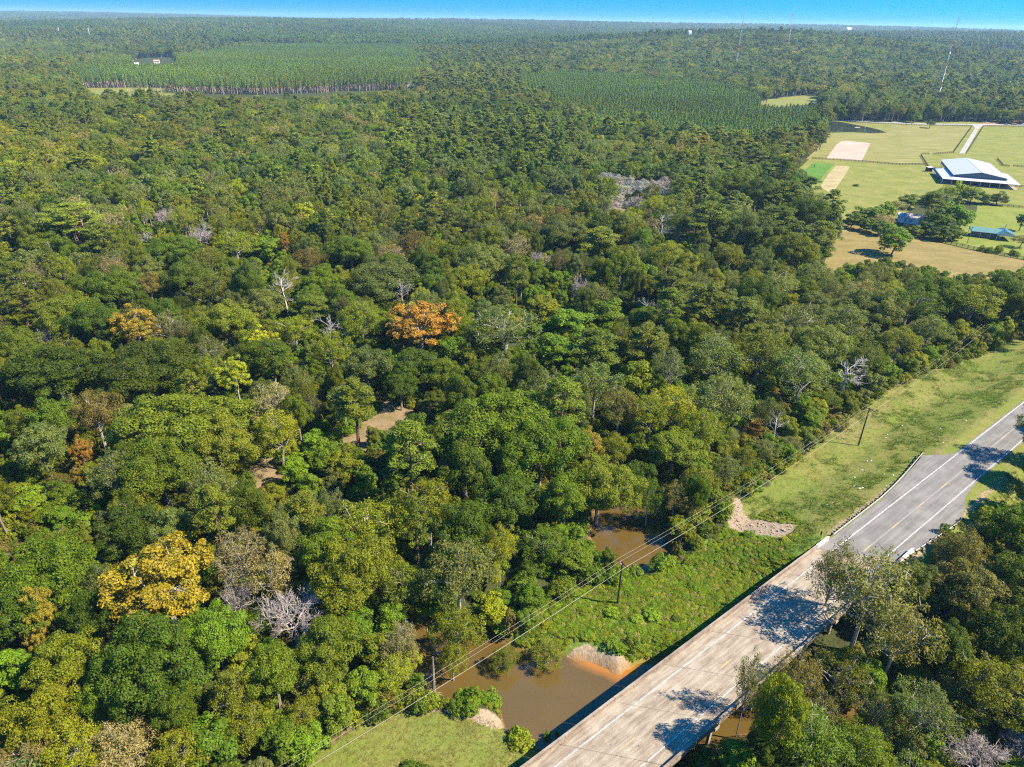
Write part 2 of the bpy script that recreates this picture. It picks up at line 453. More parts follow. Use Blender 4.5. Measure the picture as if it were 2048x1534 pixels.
        tr.tube([(0, 0, -.3), (.1, 0, 10), (0, 0, 19.4)], [.3, .2, .05], 5 if lod == 0 else 3, cap=False)
        nlimb = -1
    elif kind == 'bare':
        T.R, T.h, T.zc = 5.5, 14., 9.; T.bark = M_TWIG; cr = None; nlimb = -1
        tr.tube([(0, 0, -.3), (.15, .1, 2), (0, .2, 4.2)], [.34, .28, .22], 6, cap=False)
        nb = (10, 7, 5, 3)[lod]
        for i in range(nb+1):
            a = i*2*pi/nb+rng.normal()*.3; d = unit(np.array([cos(a), sin(a), rng.uniform(.3, 1.7)])) if i < nb else np.array([.1, 0, 1.])
            branches(tr, rng, np.array([0, .2, 4.+.3*rng.rand()]), d, rng.uniform(2.9, 3.8), .14, 0, (4, 3, 2, 1)[lod], 0, .55, (3, 4), .1, (.018, .03, .06, .1)[lod])
    elif kind == 'snag':
        T.R, T.h, T.zc = 3., 15., 10.; T.bark = M_DEAD; cr = None; nlimb = -1
        tr.tube([(0, 0, -.3), (.3, .1, 5), (.2, .4, 9), (.7, .5, 13)], [.26, .2, .13, .04], 5, cap=False)
        for i in range((9, 6, 5, 4)[lod]):
            z = rng.uniform(5, 12.5); a = rng.uniform(0, 6.28); d = unit(np.array([cos(a), sin(a), .7]))
            branches(tr, rng, np.array([.3, .3, z]), d, rng.uniform(1.4, 2.8), .065, 0, 3 if lod == 0 else 1, 0, .55, (2, 4), .1, .018)
    if nlimb >= 0 and kind != 'pine':
        fork = T.h*.33 if kind != 'shrub' else .25
        lean = rng.normal(size=2)*.25
        tr.tube([(0, 0, -.4), (lean[0]*.5, lean[1]*.5, fork*.6), (lean[0], lean[1], fork), (lean[0]*1.3, lean[1]*1.2, T.zc)], [tr_r*1.2, tr_r, tr_r*.85, tr_r*.4], 6 if lod == 0 else 4, cap=False)
        if lod < 2:
            sel = rng.permutation(len(P))[:nlimb*2 if lod == 0 else nlimb]
            for j, i in enumerate(sel):
                tgt = P[i]+(P[i]-np.array([0, 0, T.zc]))*(.10 if kind in ('airy', 'sparse') else .0)
                w = tr_r*(.38 if j < nlimb else .2)
                pts = limb(tr, rng, (lean[0], lean[1], rng.uniform(fork*.8, T.zc*.85)), tgt, w, max(.03, w*.25), 4 if lod == 0 else 3, 4, .08)
                if lod == 0 and kind in ('airy', 'sycamore', 'sparse'):
                    for q_ in range(3):
                        st = pts[-2]+(pts[-1]-pts[-2])*rng.rand(); tr.tube([st, st+unit(rng.normal(size=3)+np.array([0, 0, .4])+unit(tgt-st))*rng.uniform(.8, 1.7)], [.05, .02], 3, cap=False)
    T.tr, T.cr, T.cl = tr, cr, cl
    return T
def join_meshes(T, name):
    """one mesh (trunk + crown) for the wood that is built as one mass"""
    mb = MB(); nv = 0
    if T.tr and T.tr.v:
        for lst, key in ((T.tr.v, 'v'),): pass
        mb.add(np.concatenate(T.tr.v), np.concatenate(T.tr.q) if T.tr.q else None, np.concatenate(T.tr.t) if T.tr.t else None, 0); nv = mb.n
    a = np.zeros(nv)
    if T.cr is not None:
        mb.add(np.concatenate(T.cr.v), np.concatenate(T.cr.q), None, 1); a = np.concatenate([a, T.cl])
    return mb.mesh(name, [T.bark, T.leafm], {'clump': a})
NVAR = dict(grand=2, sparse=3, oak=4, airy=4, sycamore=2, young=3, shrub=3, pine=3, plantation=2, bare=3, snag=2)
HI = {}
for kd, nv in NVAR.items():
    for i in range(nv):
        T = make_tree(kd, i+len(kd)*10, 0)
        T.trunk_me = T.tr.mesh(kd+'_trunk', T.bark)
        T.crown_me = T.cr.mesh(kd+'_crown', T.leafm, {'clump': T.cl}) if T.cr is not None else None
        HI[kd, i] = T
TRI = sum(len(t.trunk_me.loops)+(len(t.crown_me.loops) if t.crown_me else 0) for t in HI.values())//2
print('template tris ~', TRI)

# scatter of one mass by geometry nodes
def template_collection(name, meshes):
    col = bpy.data.collections.new(name)
    for i, me in enumerate(meshes):
        col.objects.link(bpy.data.objects.new('%s_%02d' % (name, i), me))
    return col
def scatter(name, col, pos, idx, rot, scl, tint):
    n = len(pos); me = bpy.data.meshes.new(name); me.vertices.add(n); me.vertices.foreach_set('co', np.asarray(pos, np.float32).ravel())
    for k, ty, a, f in (('idx', 'INT', idx, 'value'), ('rot', 'FLOAT_VECTOR', rot, 'vector'), ('scl', 'FLOAT_VECTOR', scl, 'vector'), ('tint', 'FLOAT_VECTOR', tint, 'vector')):
        d = me.attributes.new(k, ty, 'POINT'); d.data.foreach_set(f, np.asarray(a, np.int32 if ty == 'INT' else np.float32).ravel())
    o = link(name, me)
    ng = bpy.data.node_groups.new(name+'_nodes', 'GeometryNodeTree')
    ng.interface.new_socket('Geometry', in_out='INPUT', socket_type='NodeSocketGeometry'); ng.interface.new_socket('Geometry', in_out='OUTPUT', socket_type='NodeSocketGeometry')
    N = ng.nodes.new; gi = N('NodeGroupInput'); go = N('NodeGroupOutput'); ip = N('GeometryNodeInstanceOnPoints'); ci = N('GeometryNodeCollectionInfo')
    ci.inputs['Collection'].default_value = col; ci.inputs['Separate Children'].default_value = True; ci.inputs['Reset Children'].default_value = True
    ip.inputs['Pick Instance'].default_value = True
    def na(nm, ty):
        a = N('GeometryNodeInputNamedAttribute'); a.data_type = ty; a.inputs['Name'].default_value = nm
        return [s for s in a.outputs if s.enabled and s.name == 'Attribute'][0]
    er = N('FunctionNodeEulerToRotation'); K = ng.links.new
    K(gi.outputs[0], ip.inputs['Points']); K(ci.outputs[0], ip.inputs['Instance']); K(na('idx', 'INT'), ip.inputs['Instance Index'])
    K(na('rot', 'FLOAT_VECTOR'), er.inputs[0]); K(er.outputs[0], ip.inputs['Rotation']); K(na('scl', 'FLOAT_VECTOR'), ip.inputs['Scale']); K(ip.outputs[0], go.inputs[0])
    mod = o.modifiers.new('scatter', 'NODES'); mod.node_group = ng
    return o

# ================================================================== GROUND
def axis(*segs):
    out = []
    for a, b, st in segs: out += list(np.arange(a, b, st))
    return np.array(out)
def growing(a, b, st, g=1.16):
    out = [a]
    while out[-1] < b: out.append(out[-1]+st); st *= g
    return out
gx = np.array([-v for v in growing(420, 21000, 6)][::-1] + list(np.arange(-414, -60, 6.)) + list(np.arange(-60, 150, 1.)) + list(np.arange(150, 420, 5.)) + growing(420, 21000, 6))
gy = np.array([-400, -250, -150, -100, -60, -30, -10, 5, 15, 25, 33] + list(np.arange(40, 172, 1.)) + list(np.arange(172, 700, 6.)) + growing(700, 18500, 7))
GX, GY = np.meshgrid(gx, gy)
GZ = ground_z(GX, GY)
# what grows on it: weights per vertex (kept with the soil, not with the light)
def zone(px, soft, z=0.3):
    return 1-sstep(-soft, soft, sdist(poly(px, z), GX, GY)+(vnoise(GX/3.3, GY/3.3)-.5)*soft*2.2)
ROADSIDE = [(1440, 1110), (1455, 1020), (1500, 985), (1600, 905), (1700, 822), (1770, 772), (1860, 738), (1960, 705), (2060, 650), (2500, 470), (2700, 600), (2300, 960), (2060, 1010), (1990, 1075), (1880, 1090), (1790, 1130), (1600, 1160)]
LUSHBANK = [(1030, 1275), (1045, 1190), (1140, 1165), (1240, 1160), (1350, 1132), (1460, 1050), (1580, 1060), (1650, 1120), (1560, 1290), (1400, 1360), (1290, 1350), (1130, 1310)]
LOWFIELD = [(560, 1560), (640, 1490), (700, 1450), (860, 1412), (1000, 1446), (1065, 1494), (1180, 1560), (1150, 1900), (500, 1900)]
UPPERBANK = [(1450, 1120), (1452, 1040), (1560, 1020), (1640, 1090), (1560, 1160)]
grass = np.maximum.reduce([zone(ROADSIDE, 1.6, 1.0), zone(LOWFIELD, 1.3)])
s_, o_ = so(GX, GY)
corridor = (1-sstep(10, 14, np.abs(o_+3.6)))*sstep(60, 75, s_)
grass = np.maximum(grass, corridor)
lush = zone(LUSHBANK, 1.5)
sand = np.maximum.reduce([zone(p, .7) for p in (
    [(1128, 1316), (1122, 1296), (1140, 1284), (1178, 1282), (1215, 1296), (1262, 1318), (1262, 1336), (1236, 1348)],
    [(860, 1404), (905, 1404), (945, 1414), (975, 1418), (1000, 1424), (1012, 1452), (985, 1458), (930, 1440), (862, 1428), (825, 1420), (835, 1408)],
    [(1450, 996), (1480, 992), (1492, 1030), (1525, 1042), (1600, 1066), (1565, 1096), (1490, 1072), (1455, 1052)],
    [(-40, 770), (14, 780), (26, 850), (16, 892), (-40, 900)], [(-40, 1088), (10, 1096), (22, 1112), (8, 1128), (-40, 1135)],
    [(1420, 1500), (1470, 1474), (1510, 1490), (1490, 1510), (1430, 1512)])])
DIRT = [[(680, 905), (690, 872), (735, 832), (770, 800), (812, 800), (838, 826), (800, 850), (775, 880), (750, 912), (712, 925)],
        [(490, 958), (496, 927), (520, 907), (562, 907), (590, 935), (600, 975), (560, 975), (510, 978)],
        [(700, 985), (760, 975), (800, 985), (770, 1000)],
        [(640, 1490), (700, 1440), (760, 1425), (690, 1475), (650, 1510)], [(1480, 545), (1510, 540), (1510, 560), (1480, 560)], [(1640, 860), (1700, 800), (1800, 800), (1760, 850), (1690, 890)]]
dirt = np.maximum.reduce([zone(p, .9) for p in DIRT[:5]] + [.45*zone(DIRT[5], 1.5, 1)])
side = (1-sstep(.2, 1.4, np.minimum(np.abs(o_-3.3), np.abs(o_+10.6))))*sstep(72, 78, s_)
dirt = np.maximum(dirt, .62*side*sstep(60, 75, s_)*np.where(s_ < 128, 1, .7))
sand = np.maximum(sand, .5*side*(1-sstep(118, 126, s_)))
RD_ = river_d(GX, GY)
wet = 1-sstep(0.05, .9, RD_)
gmb = MB(); ny, nx = GX.shape
idx = np.arange(nx*ny).reshape(ny, nx)
gmb.add(np.stack([GX, GY, GZ], -1).reshape(-1, 3), np.stack([idx[:-1, :-1], idx[:-1, 1:], idx[1:, 1:], idx[1:, :-1]], -1).reshape(-1, 4))
t = NT('soil_and_grass')
co = t.coords(kind='Object')
n1 = t.noise(co, .35, 6, .65); n2 = t.noise(co, 1.9, 5, .7); n3 = t.noise(co, .06, 4)
floor = t.ramp(t.math('MULTIPLY_ADD', n2, .6, t.math('MULTIPLY', n1, .4)), [(.35, (.022, .02, .009)), (.5, (.045, .05, .016)), (.65, (.05, .075, .018))])
gr = t.ramp(t.math('MULTIPLY_ADD', n2, .55, t.math('MULTIPLY', n1, .45)), [(.3, (.085, .098, .018)), (.46, (.14, .145, .028)), (.58, (.185, .17, .048)), (.72, (.23, .18, .085))])
gr = t.mix(t.math('MULTIPLY', t.ramp(n3, [(.45, (0, 0, 0)), (.6, (1, 1, 1))]), .6), gr, t.mix(n2, (.085, .125, .016), (.13, .17, .024)))
lu = t.ramp(t.math('MULTIPLY_ADD', n2, .6, t.math('MULTIPLY', n1, .4)), [(.3, (.05, .09, .014)), (.5, (.10, .155, .022)), (.65, (.17, .19, .04))])
sa = t.ramp(n2, [(.3, (.19, .14, .085)), (.5, (.27, .20, .13)), (.7, (.36, .28, .20))])
di = t.ramp(t.math('MULTIPLY_ADD', n2, .5, t.math('MULTIPLY', n1, .5)), [(.35, (.11, .10, .03)), (.47, (.165, .12, .055)), (.6, (.23, .16, .09))])
def ragged(nm, lo=.35, hi=.65):
    a = t.attr(nm).outputs['Fac']
    return t.ramp(t.math('MULTIPLY_ADD', t.math('SUBTRACT', n2, .5), .9, a), [(lo, (0, 0, 0)), (hi, (1, 1, 1))])
col = t.mix(ragged('grass'), floor, gr); col = t.mix(ragged('lush'), col, lu); col = t.mix(ragged('dirt'), col, di); col = t.mix(ragged('sand'), col, sa)
col = t.mix(t.math('MULTIPLY', t.attr('wet').outputs['Fac'], .75), col, (.23, .12, .035))
t.bsdf(col, .95, .1, n2, .6, .35)
ground = tag(link('ground', gmb.mesh('ground', t.m, {'grass': grass.ravel(), 'lush': lush.ravel(), 'sand': sand.ravel(), 'dirt': dirt.ravel(), 'wet': wet.ravel()}, smooth=True)), kind='structure')
M_GROUND = t.m

# river
bx = np.arange(-32, 110, 1.2); by = np.arange(44, 176, 1.2)
BX, BY = np.meshgrid(bx, by); wmb = MB(); ny, nx = BX.shape; idx = np.arange(nx*ny).reshape(ny, nx)
dd = river_d(BX, BY)
keep = dd.reshape(-1) < 5
q = np.stack([idx[:-1, :-1], idx[:-1, 1:], idx[1:, 1:], idx[1:, :-1]], -1).reshape(-1, 4)
wmb.add(np.stack([BX, BY, np.full_like(BX, ZW)], -1).reshape(-1, 3), q[keep[q].any(1)])
t = NT('river_water'); co = t.coords()
sh = t.attr('shallow').outputs['Fac']; n1 = t.noise(co, .12, 3); n2 = t.noise(co, 3.0, 3)
base = t.mix(n1, (.072, .045, .011), (.098, .063, .016))
colr = t.mix(t.ramp(t.math('MULTIPLY_ADD', t.math('SUBTRACT', n1, .5), .8, sh), [(.25, (0, 0, 0)), (.8, (1, 1, 1))]), base, (.27, .105, .012))
t.bsdf(colr, .06, .5, n2, .05, .05)
shallow = np.clip(1-(-dd)/3.2, 0, 1)*np.maximum(1-sstep(3, 9, np.hypot(BX-at(1215, 1335, ZW)[0], (BY-at(1215, 1335, ZW)[1]))), .22)
tag(link('river', wmb.mesh('river', t.m, {'shallow': shallow.ravel()})), kind='structure')

# ================================================================== ROAD
def concrete(name, c0, c1, c2, streak=True):
    t = NT(name); co = t.coords((.2, 1.5, 1) if streak else (1, 1, 1)); cb = t.coords()
    a = t.noise(co, 1.3, 6, .65); b = t.noise(cb, .35, 4); c = t.noise(cb, 6, 3)
    f = t.math('MULTIPLY_ADD', a, .62, t.math('MULTIPLY', b, .38))
    k = t.ramp(f, [(.36, c0), (.49, c1), (.62, c2)])
    k = t.mix(.18, k, t.ramp(c, [(.4, (.2, .17, .14)), (.6, (.9, .86, .8))]), 'OVERLAY')
    t.bsdf(k, .88, .2, c, .25, .02); return t.m
M_DECK = concrete('weathered_concrete', (.15, .112, .078), (.225, .183, .135), (.30, .256, .195))
M_RAIL = concrete('stained_concrete', (.12, .09, .07), (.215, .165, .125), (.3, .25, .2))
M_PIER = concrete('pier_concrete', (.2, .18, .15), (.3, .27, .23), (.4, .37, .32), False)
t = NT('asphalt'); co = t.coords((.1, 1.4, 1)); cb = t.coords()
a = t.noise(co, 1.2, 5, .6); b = t.noise(cb, .25, 4); c = t.noise(cb, 9, 2)
k = t.ramp(t.math('MULTIPLY_ADD', a, .55, t.math('MULTIPLY', b, .45)), [(.36, (.115, .105, .092)), (.5, (.15, .138, .122)), (.62, (.19, .175, .154))])
k = t.mix(.2, k, t.ramp(c, [(.4, (.3, .3, .3)), (.6, (.7, .7, .7))]), 'OVERLAY')
t.bsdf(k, .9, .2, c, .2, .01); M_ASPH = t.m
t = NT('worn_white_paint'); f = t.noise(t.coords((.6, 3, 1)), 2.2, 5, .7); al = t.ramp(f, [(.42, (.25, .215, .175)), (.56, (.62, .61, .58))]); t.bsdf(al, .8, .2); M_WHITEPAINT = t.m
t = NT('worn_yellow_paint'); f = t.noise(t.coords((.6, 3, 1)), 2.2, 5, .7); al = t.ramp(f, [(.40, (.25, .20, .13)), (.58, (.52, .33, .06))]); t.bsdf(al, .8, .2); M_YELLOW = t.m
M_STEEL = plain('galvanized_steel', (.42, .43, .44), .45, .5, .6, .15)
M_DARKWOOD = plain('weathered_post_wood', (.075, .052, .038), .95, .1)
M_POLEWOOD = plain('creosote_pole_wood', (.065, .035, .026), .9, .1)

def sheet(pts, z=0.0, n_along=None):
    """a flat polygon in road coordinates as triangles fanned from rows (left,right) pairs"""
    mb = MB(); v = []; qd = []
    for i, (sl, ol, sr, orr) in enumerate(pts): v += [(sl, ol, z), (sr, orr, z)]
    for i in range(len(pts)-1): qd.append((2*i, 2*i+1, 2*i+3, 2*i+2))
    return mb.add(v, qd)
rows = []
for s in [72.32, 74, 78, 83, 90, 96, 103, 108, 112, 116, 121, 125, 128, 140, 180, 260, 420]:
    ol = np.interp(s, [72, 96, 108, 121, 127.5, 420], [2.12, 2.2, 3.1, 4.7, .45, .45])
    orr = np.interp(s, [72, 80, 92, 102, 106, 112, 119, 420], [-9.3, -9.3, -10.2, -10.9, -10.7, -8.3, -7.55, -7.55])
    f = SKEW if s < 96 else 0
    if s < 83: rows.append((s+SKEW*ol*(1-(s-72.32)/11), ol, s+SKEW*orr*(1-(s-72.32)/11), orr))
    else: rows.append((s, ol, s, orr))
road = tag(link('road', sheet(rows, ZR).mesh('road', M_ASPH), frame=RFRAME), kind='structure')
def stripe(nm, s0, s1, o, w, m, z, par):
    mb = MB(); k = max(2, int((s1-s0)/6)+1); ss = np.linspace(s0, s1, k)
    for i in range(k-1): mb.add([(ss[i], o-w/2, z), (ss[i+1], o-w/2, z), (ss[i+1], o+w/2, z), (ss[i], o+w/2, z)], [(0, 1, 2, 3)])
    ob = link(nm, mb.mesh(nm, m)); ob.parent = par; return ob
stripe('edge_line', 72.5, 418, 0, .17, M_WHITEPAINT, ZR+.006, road)
stripe('edge_line', 78.5, 418, -7.15, .17, M_WHITEPAINT, ZR+.006, road)
dash0 = 77.3
for i in range(14): stripe('centre_dash', dash0+i*11.2, dash0+i*11.2+3.0, -3.72, .13, M_YELLOW, ZR+.006, road)
mb = MB()
for a_, b_ in ((77, 140), (140, 260)): mb.add([(a_, -3.9, ZR+.003), (b_, -3.9, ZR+.003), (b_, -3.55, ZR+.003), (a_, -3.55, ZR+.003)], [(0, 1, 2, 3)])
sm = link('paving_seam', mb.mesh('paving_seam', plain('seam_asphalt', (.2, .185, .165), .9, .2))); sm.parent = road
# road south of the bridge (behind and below the camera)
rows = [(-46+SKEW*2, 2.1, -46+SKEW*-9.3, -9.3), (-56, 2.1, -56, -9.3), (-200, 1, -200, -8)]
rb = sheet(rows, ZR); ra = link('road', rb.mesh('road', M_ASPH), frame=RFRAME); tag(ra, kind='structure')

# ================================================================== BRIDGE
bridge = thing('road_bridge', 'long weathered concrete road bridge crossing the brown river on short piers', 'bridge')
bridge.matrix_world = RFRAME
S0, SPAN = 5.6, 11.12
joints = [S0+SPAN*k for k in range(-4, 7)]
joints[-1] = 72.3
OL, OR = 2.12, -9.3
def skewbox(s0, s1, o0, o1, z0, z1, m=0, mb=None):
    mb = mb or MB()
    v = [(s+SKEW*o, o, z) for z in (z0, z1) for s, o in ((s0, o0), (s1, o0), (s1, o1), (s0, o1))]
    return mb.hexa(v, m)
for k in range(len(joints)-1):
    a_, b_ = joints[k]+.025, joints[k+1]-.025
    zj = ZR + (.0, .006, -.004)[k % 3]
    ob = link('deck_slab', skewbox(a_, b_, OR-.3, OL+.3, ZR-.42, zj).mesh('deck_slab', M_DECK), bridge)
    for sgn, oo in ((1, OL), (-1, OR)):
        mb = MB(); lo, hi = (oo, oo+.3) if sgn > 0 else (oo-.3, oo)
        e = .004
        skewbox(a_, b_, lo, hi, zj+e, ZR+.22, 0, mb)                                      # kerb
        skewbox(a_, b_, lo+.04, hi-.04, ZR+.22+e, ZR+.68, 0, mb)                          # solid parapet wall, panelled
        skewbox(a_, b_, lo-.02, hi+.02, ZR+.68+e, ZR+.86, 0, mb)                          # coping
        r = link('parapet', mb.mesh('parapet', M_RAIL), bridge)
        for j in range(4):
            sp = a_+(b_-a_)*(j+.5)/4
            mbp = skewbox(sp-.16, sp+.16, lo+.0, hi-.0, ZR+.222, ZR+.677)
            p_ = link('parapet_post', mbp.mesh('parapet_post', M_RAIL), r)
    mbg = MB()
    for oo in np.linspace(OR+.5, OL-.5, 5): skewbox(a_+.1, b_-.1, oo-.22, oo+.22, ZR-1.25, ZR-.425, 0, mbg)
    for gi_, oo in enumerate(np.linspace(OR+.5, OL-.5, 5)):
        link('girder', skewbox(a_+.1, b_-.1, oo-.22, oo+.22, ZR-1.25, ZR-.425).mesh('girder', M_PIER), bridge)
for k, sj in enumerate(joints):
    pr = link('pier', skewbox(sj-.5, sj+.5, OR-.1, OL+.1, ZR-1.95, ZR-1.253).mesh('pier', M_PIER), bridge)
    for oo in np.linspace(OR+.6, OL-.6, 4):
        x_, y_ = rw(sj+SKEW*oo, oo); mbc = MB(); mbc.box(sj+SKEW*oo-.24, sj+SKEW*oo+.24, oo-.24, oo+.24, min(gz(x_, y_), ZW)-1.5, ZR-1.953)
        link('pile', mbc.mesh('pile', M_PIER), pr)
for s0_, s1_ in ((72.33, 74.2),):
    ob = link('abutment', skewbox(s0_-.7, s0_-.03, OR-.3, OL+.3, ZR-3.2, ZR-.425).mesh('abutment', M_PIER), bridge)
zl = ZR+.010
for i, (a_, b_) in enumerate([(-40, 5.4), (5.8, 16.6), (16.9, 27.7), (28, 38.9), (39.2, 50), (50.2, 61), (61.3, 70.6)]):
    stripe('edge_line', a_, b_-.1, 0, .12, M_WHITEPAINT, zl, bridge)
    stripe('edge_line', a_+6.2, b_+6, -7.15, .12, M_WHITEPAINT, zl, bridge)
for i in range(-9, 7):
    s_d = dash0-11.2*(7-i) if False else dash0-11.2*(i+1)+0
for i in range(1, 11):
    sd = dash0-11.2*i
    if sd < 69: stripe('centre_dash', sd, sd+3.0, -3.72, .12, M_YELLOW, zl, bridge)
drains = []
rs = np.random.RandomState(3)
mbd = MB()
for s_i, o_i in ((4, -3.2), (6.5, -5.2), (9.5, -2.4), (12.5, -4.9), (22, -1.9), (25.5, -5.5), (31, -4.3), (36, -2.7), (3, -6), (14.7, -6.2)):
    r_ = rs.uniform(.05, .1); th = np.arange(8)*pi/4
    mbd.add(np.concatenate([np.stack([s_i+r_*1.3*np.cos(th), o_i+r_*np.sin(th), np.full(8, zl+.002)], 1), [[s_i, o_i, zl+.002]]]), t=[(j, (j+1) % 8, 8) for j in range(8)])
link('tar_spot', mbd.mesh('tar_spot', plain('tar', (.03, .027, .025))), bridge)['kind'] = 'stuff'
# white painted parapet end at the abutment
mb = MB(); skewbox(72.4, 76.5, OL+.0, OL+.32, ZR+.01, ZR+.9, 0, mb)
mb2 = MB(); skewbox(72.4, 76.5, OR-.32, OR, ZR+.01, ZR+.9, 0, mb2)
M_ENDPAINT = plain('chalky_white_paint', (.66, .63, .58), .8, .2)
link('end_post', mb.mesh('end_post', M_ENDPAINT), bridge); link('end_post', mb2.mesh('end_post', M_ENDPAINT), bridge)

# guardrails
def guardrail(pts, label, flip):
    p3 = []
    for s, o in pts: x, y = rw(s, o); p3.append((x, y))
    P = np.array(p3); seg = np.linalg.norm(np.diff(P, axis=0), axis=1); cum = np.concatenate([[0], np.cumsum(seg)])
    g = thing('guardrail', label, 'guardrail', (P[0][0], P[0][1], ZR), group='steel guardrails at the bridge end')
    nn = int(cum[-1]/1.9); base = np.array([P[0][0], P[0][1], ZR])
    fp = lambda d: np.array([np.interp(d, cum, P[:, 0]), np.interp(d, cum, P[:, 1])])
    ds = np.linspace(0, cum[-1], nn*2+1); mb = MB(); ring = []
    prof = [(0, .30), (.06, .35), (.0, .42), (.0, .46), (.06, .52), (0, .60), (-.02, .60), (.04, .52), (-.02, .46), (-.02, .42), (.04, .35), (-.02, .30)]
    for d in ds:
        c = fp(d); e = fp(min(d+.3, cum[-1]))-fp(max(d-.3, 0)); e /= np.linalg.norm(e); nrm = np.array([-e[1], e[0]])*flip
        ring.append([(c[0]+nrm[0]*a-base[0], c[1]+nrm[1]*a-base[1], z) for a, z in prof])
    ring = np.array(ring); k = len(prof); i = np.arange(len(ds)-1)[:, None]*k; j = np.arange(k)[None]
    mb.add(ring.reshape(-1, 3), np.stack([i+j, i+(j+1) % k, i+k+(j+1) % k, i+k+j], -1).reshape(-1, 4))
    link('rail', mb.mesh('rail', M_STEEL), g)
    pm = MB().box(-.09, .09, -.09, .09, -.7, .62).mesh('post', M_DARKWOOD)
    bm = MB().box(-.07, .07, -.13, .13, .28, .6).mesh('spacer_block', M_DARKWOOD)
    for i in range(nn+1):
        d = cum[-1]*i/nn; c = fp(d); e = fp(min(d+.3, cum[-1]))-fp(max(d-.3, 0)); e /= np.linalg.norm(e); nrm = np.array([-e[1], e[0]])*flip
        p = link('post', pm, g); p.location = (c[0]-nrm[0]*.36-base[0], c[1]-nrm[1]*.36-base[1], 0); p.rotation_euler = (0, 0, atan2(e[1], e[0]))
        b = link('spacer_block', bm, p); b.location = (0, .2*flip, 0)
guardrail([(76.6, 2.28), (88, 2.35), (96, 2.45), (103, 2.9), (110, 3.6), (116, 4.3), (121.5, 5.0)], 'long steel guardrail on the grass side of the road shoulder', -1)
guardrail([(76.8, -9.5), (83, -9.75), (92, -10.55), (97, -11.05), (102.5, -11.35)], 'steel guardrail on dark posts along the shaded side of the shoulder', 1)
M_SIGNBLACK = plain('sign_back', (.12, .1, .09))
x_, y_ = rw(73.6, 3.4); g = thing('object_marker', 'small dark object marker beside the bridge end by the long guardrail', 'marker', (x_, y_, gz(x_, y_)), RANG)
link('post', MB().box(-.03, .03, -.03, .03, -.3, 1.9).mesh('post', M_DARKWOOD), g); link('sign_panel', MB().box(.035, .05, -.16, .16, 1.1, 2.0).mesh('sign_panel', M_SIGNBLACK), g)

# ================================================================== UTILITY LINE
PB = [at(1235, 1208)[:2], at(1716, 893)[:2]]
stepv = PB[1]-PB[0]
POLES = [PB[0]-stepv, PB[0], PB[1], PB[1]+stepv*.93+np.array([-1.5, 4.0])]
ldir = stepv/np.linalg.norm(stepv); lang = atan2(ldir[1], ldir[0])
PH = [10.2, 10.1, 11.0, 11.0]
PL_LAB = ['wooden utility pole at the low grass field by the tree line', 'dark wooden utility pole on the green bank between creek pool and bridge', 'dark wooden utility pole on the mown verge opposite the road guardrail', 'wooden utility pole at the wood edge beyond the mown verge']
wire_pts = []
for i, (p, h) in enumerate(zip(POLES, PH)):
    zb = gz(*p); g = thing('utility_pole', PL_LAB[i], 'utility pole', (p[0], p[1], zb), lang, 'utility poles along the road')
    link('pole', MB().tube([(0, 0, -1), (0, 0, h*.5), (0, 0, h)], [.19, .165, .13], 10).mesh('pole', M_POLEWOOD, smooth=False), g)
    arm = link('crossarm', MB().box(-.06, .06, -1.25, 1.25, h-.42, h-.28).mesh('crossarm', M_POLEWOOD), g)
    link('brace', MB().bar((.07, -.7, h-.4), (.1, 0, h-1.1), .04, .02).bar((.07, .7, h-.4), (.1, 0, h-1.1), .04, .02).mesh('brace', M_STEEL), g)
    ww = []
    for k, (yy, zz) in enumerate(((1.15, h-.28), (.42, h-.28), (-1.15, h-.28), (-.22, h-1.5))):
        if k < 3: link('insulator', MB().tube([(0, yy, zz), (0, yy, zz+.12), (0, yy, zz+.2)], [.05, .07, .03], 6).mesh('insulator', plain('porcelain', (.5, .45, .4), .3, .5)), arm)
        ww.append(np.array([p[0]-sin(lang)*yy, p[1]+cos(lang)*yy, zb+zz+(.2 if k < 3 else 0)]))
    wire_pts.append(ww)
M_WIRE = plain('aluminium_wire', (.3, .265, .22), .5, .5, .3)
for k, lab in enumerate(('overhead wire on the wood side, farthest from the bridge', 'overhead wire second from the wood side', 'overhead wire on the bridge side of the crossarms', 'lowest overhead wire, strung below the crossarms')):
    mb = MB(); pts = []
    for i in range(3):
        a_, b_ = wire_pts[i][k], wire_pts[i+1][k]
        for f in np.linspace(0, 1, 17)[:(None if i == 2 else -1)]: pts.append(a_+(b_-a_)*f-np.array([0, 0, 4*1.3*f*(1-f)]))
    mb.tube(pts, .011, 4)
    tag(link('power_line', mb.mesh('power_line', M_WIRE)), lab, 'power line', 'wires between the utility poles')

# ================================================================== FARM
def field(name, px, z, mat, kind='structure', pw=None):
    P = pw if pw is not None else poly(px, z)
    c = P.mean(0); me = bpy.data.meshes.new(name); me.from_pydata([(x-c[0], y-c[1], 0) for x, y in P], [], [list(range(len(P)))]); me.materials.append(mat)
    o = link(name, me); o.location = (c[0], c[1], z)
    return tag(o, kind=kind)
def turf(name, c0, c1, c2, scale=(1, 1, 1), rot=0.0, s1=.09, s2=.7):
    t = NT(name); tc = t.n('ShaderNodeTexCoord'); mp = t.n('ShaderNodeMapping'); mp.inputs['Scale'].default_value = scale; mp.inputs['Rotation'].default_value = (0, 0, rot)
    t.l(tc.outputs['Object'], mp.inputs['Vector'])
    a = t.noise(mp.outputs[0], s1, 5, .6); b = t.noise(mp.outputs[0], s2, 4, .7)
    k = t.ramp(t.math('MULTIPLY_ADD', a, .55, t.math('MULTIPLY', b, .45)), [(.36, c0), (.5, c1), (.64, c2)])
    t.bsdf(k, .95, .1, b, .5, .3); return t.m
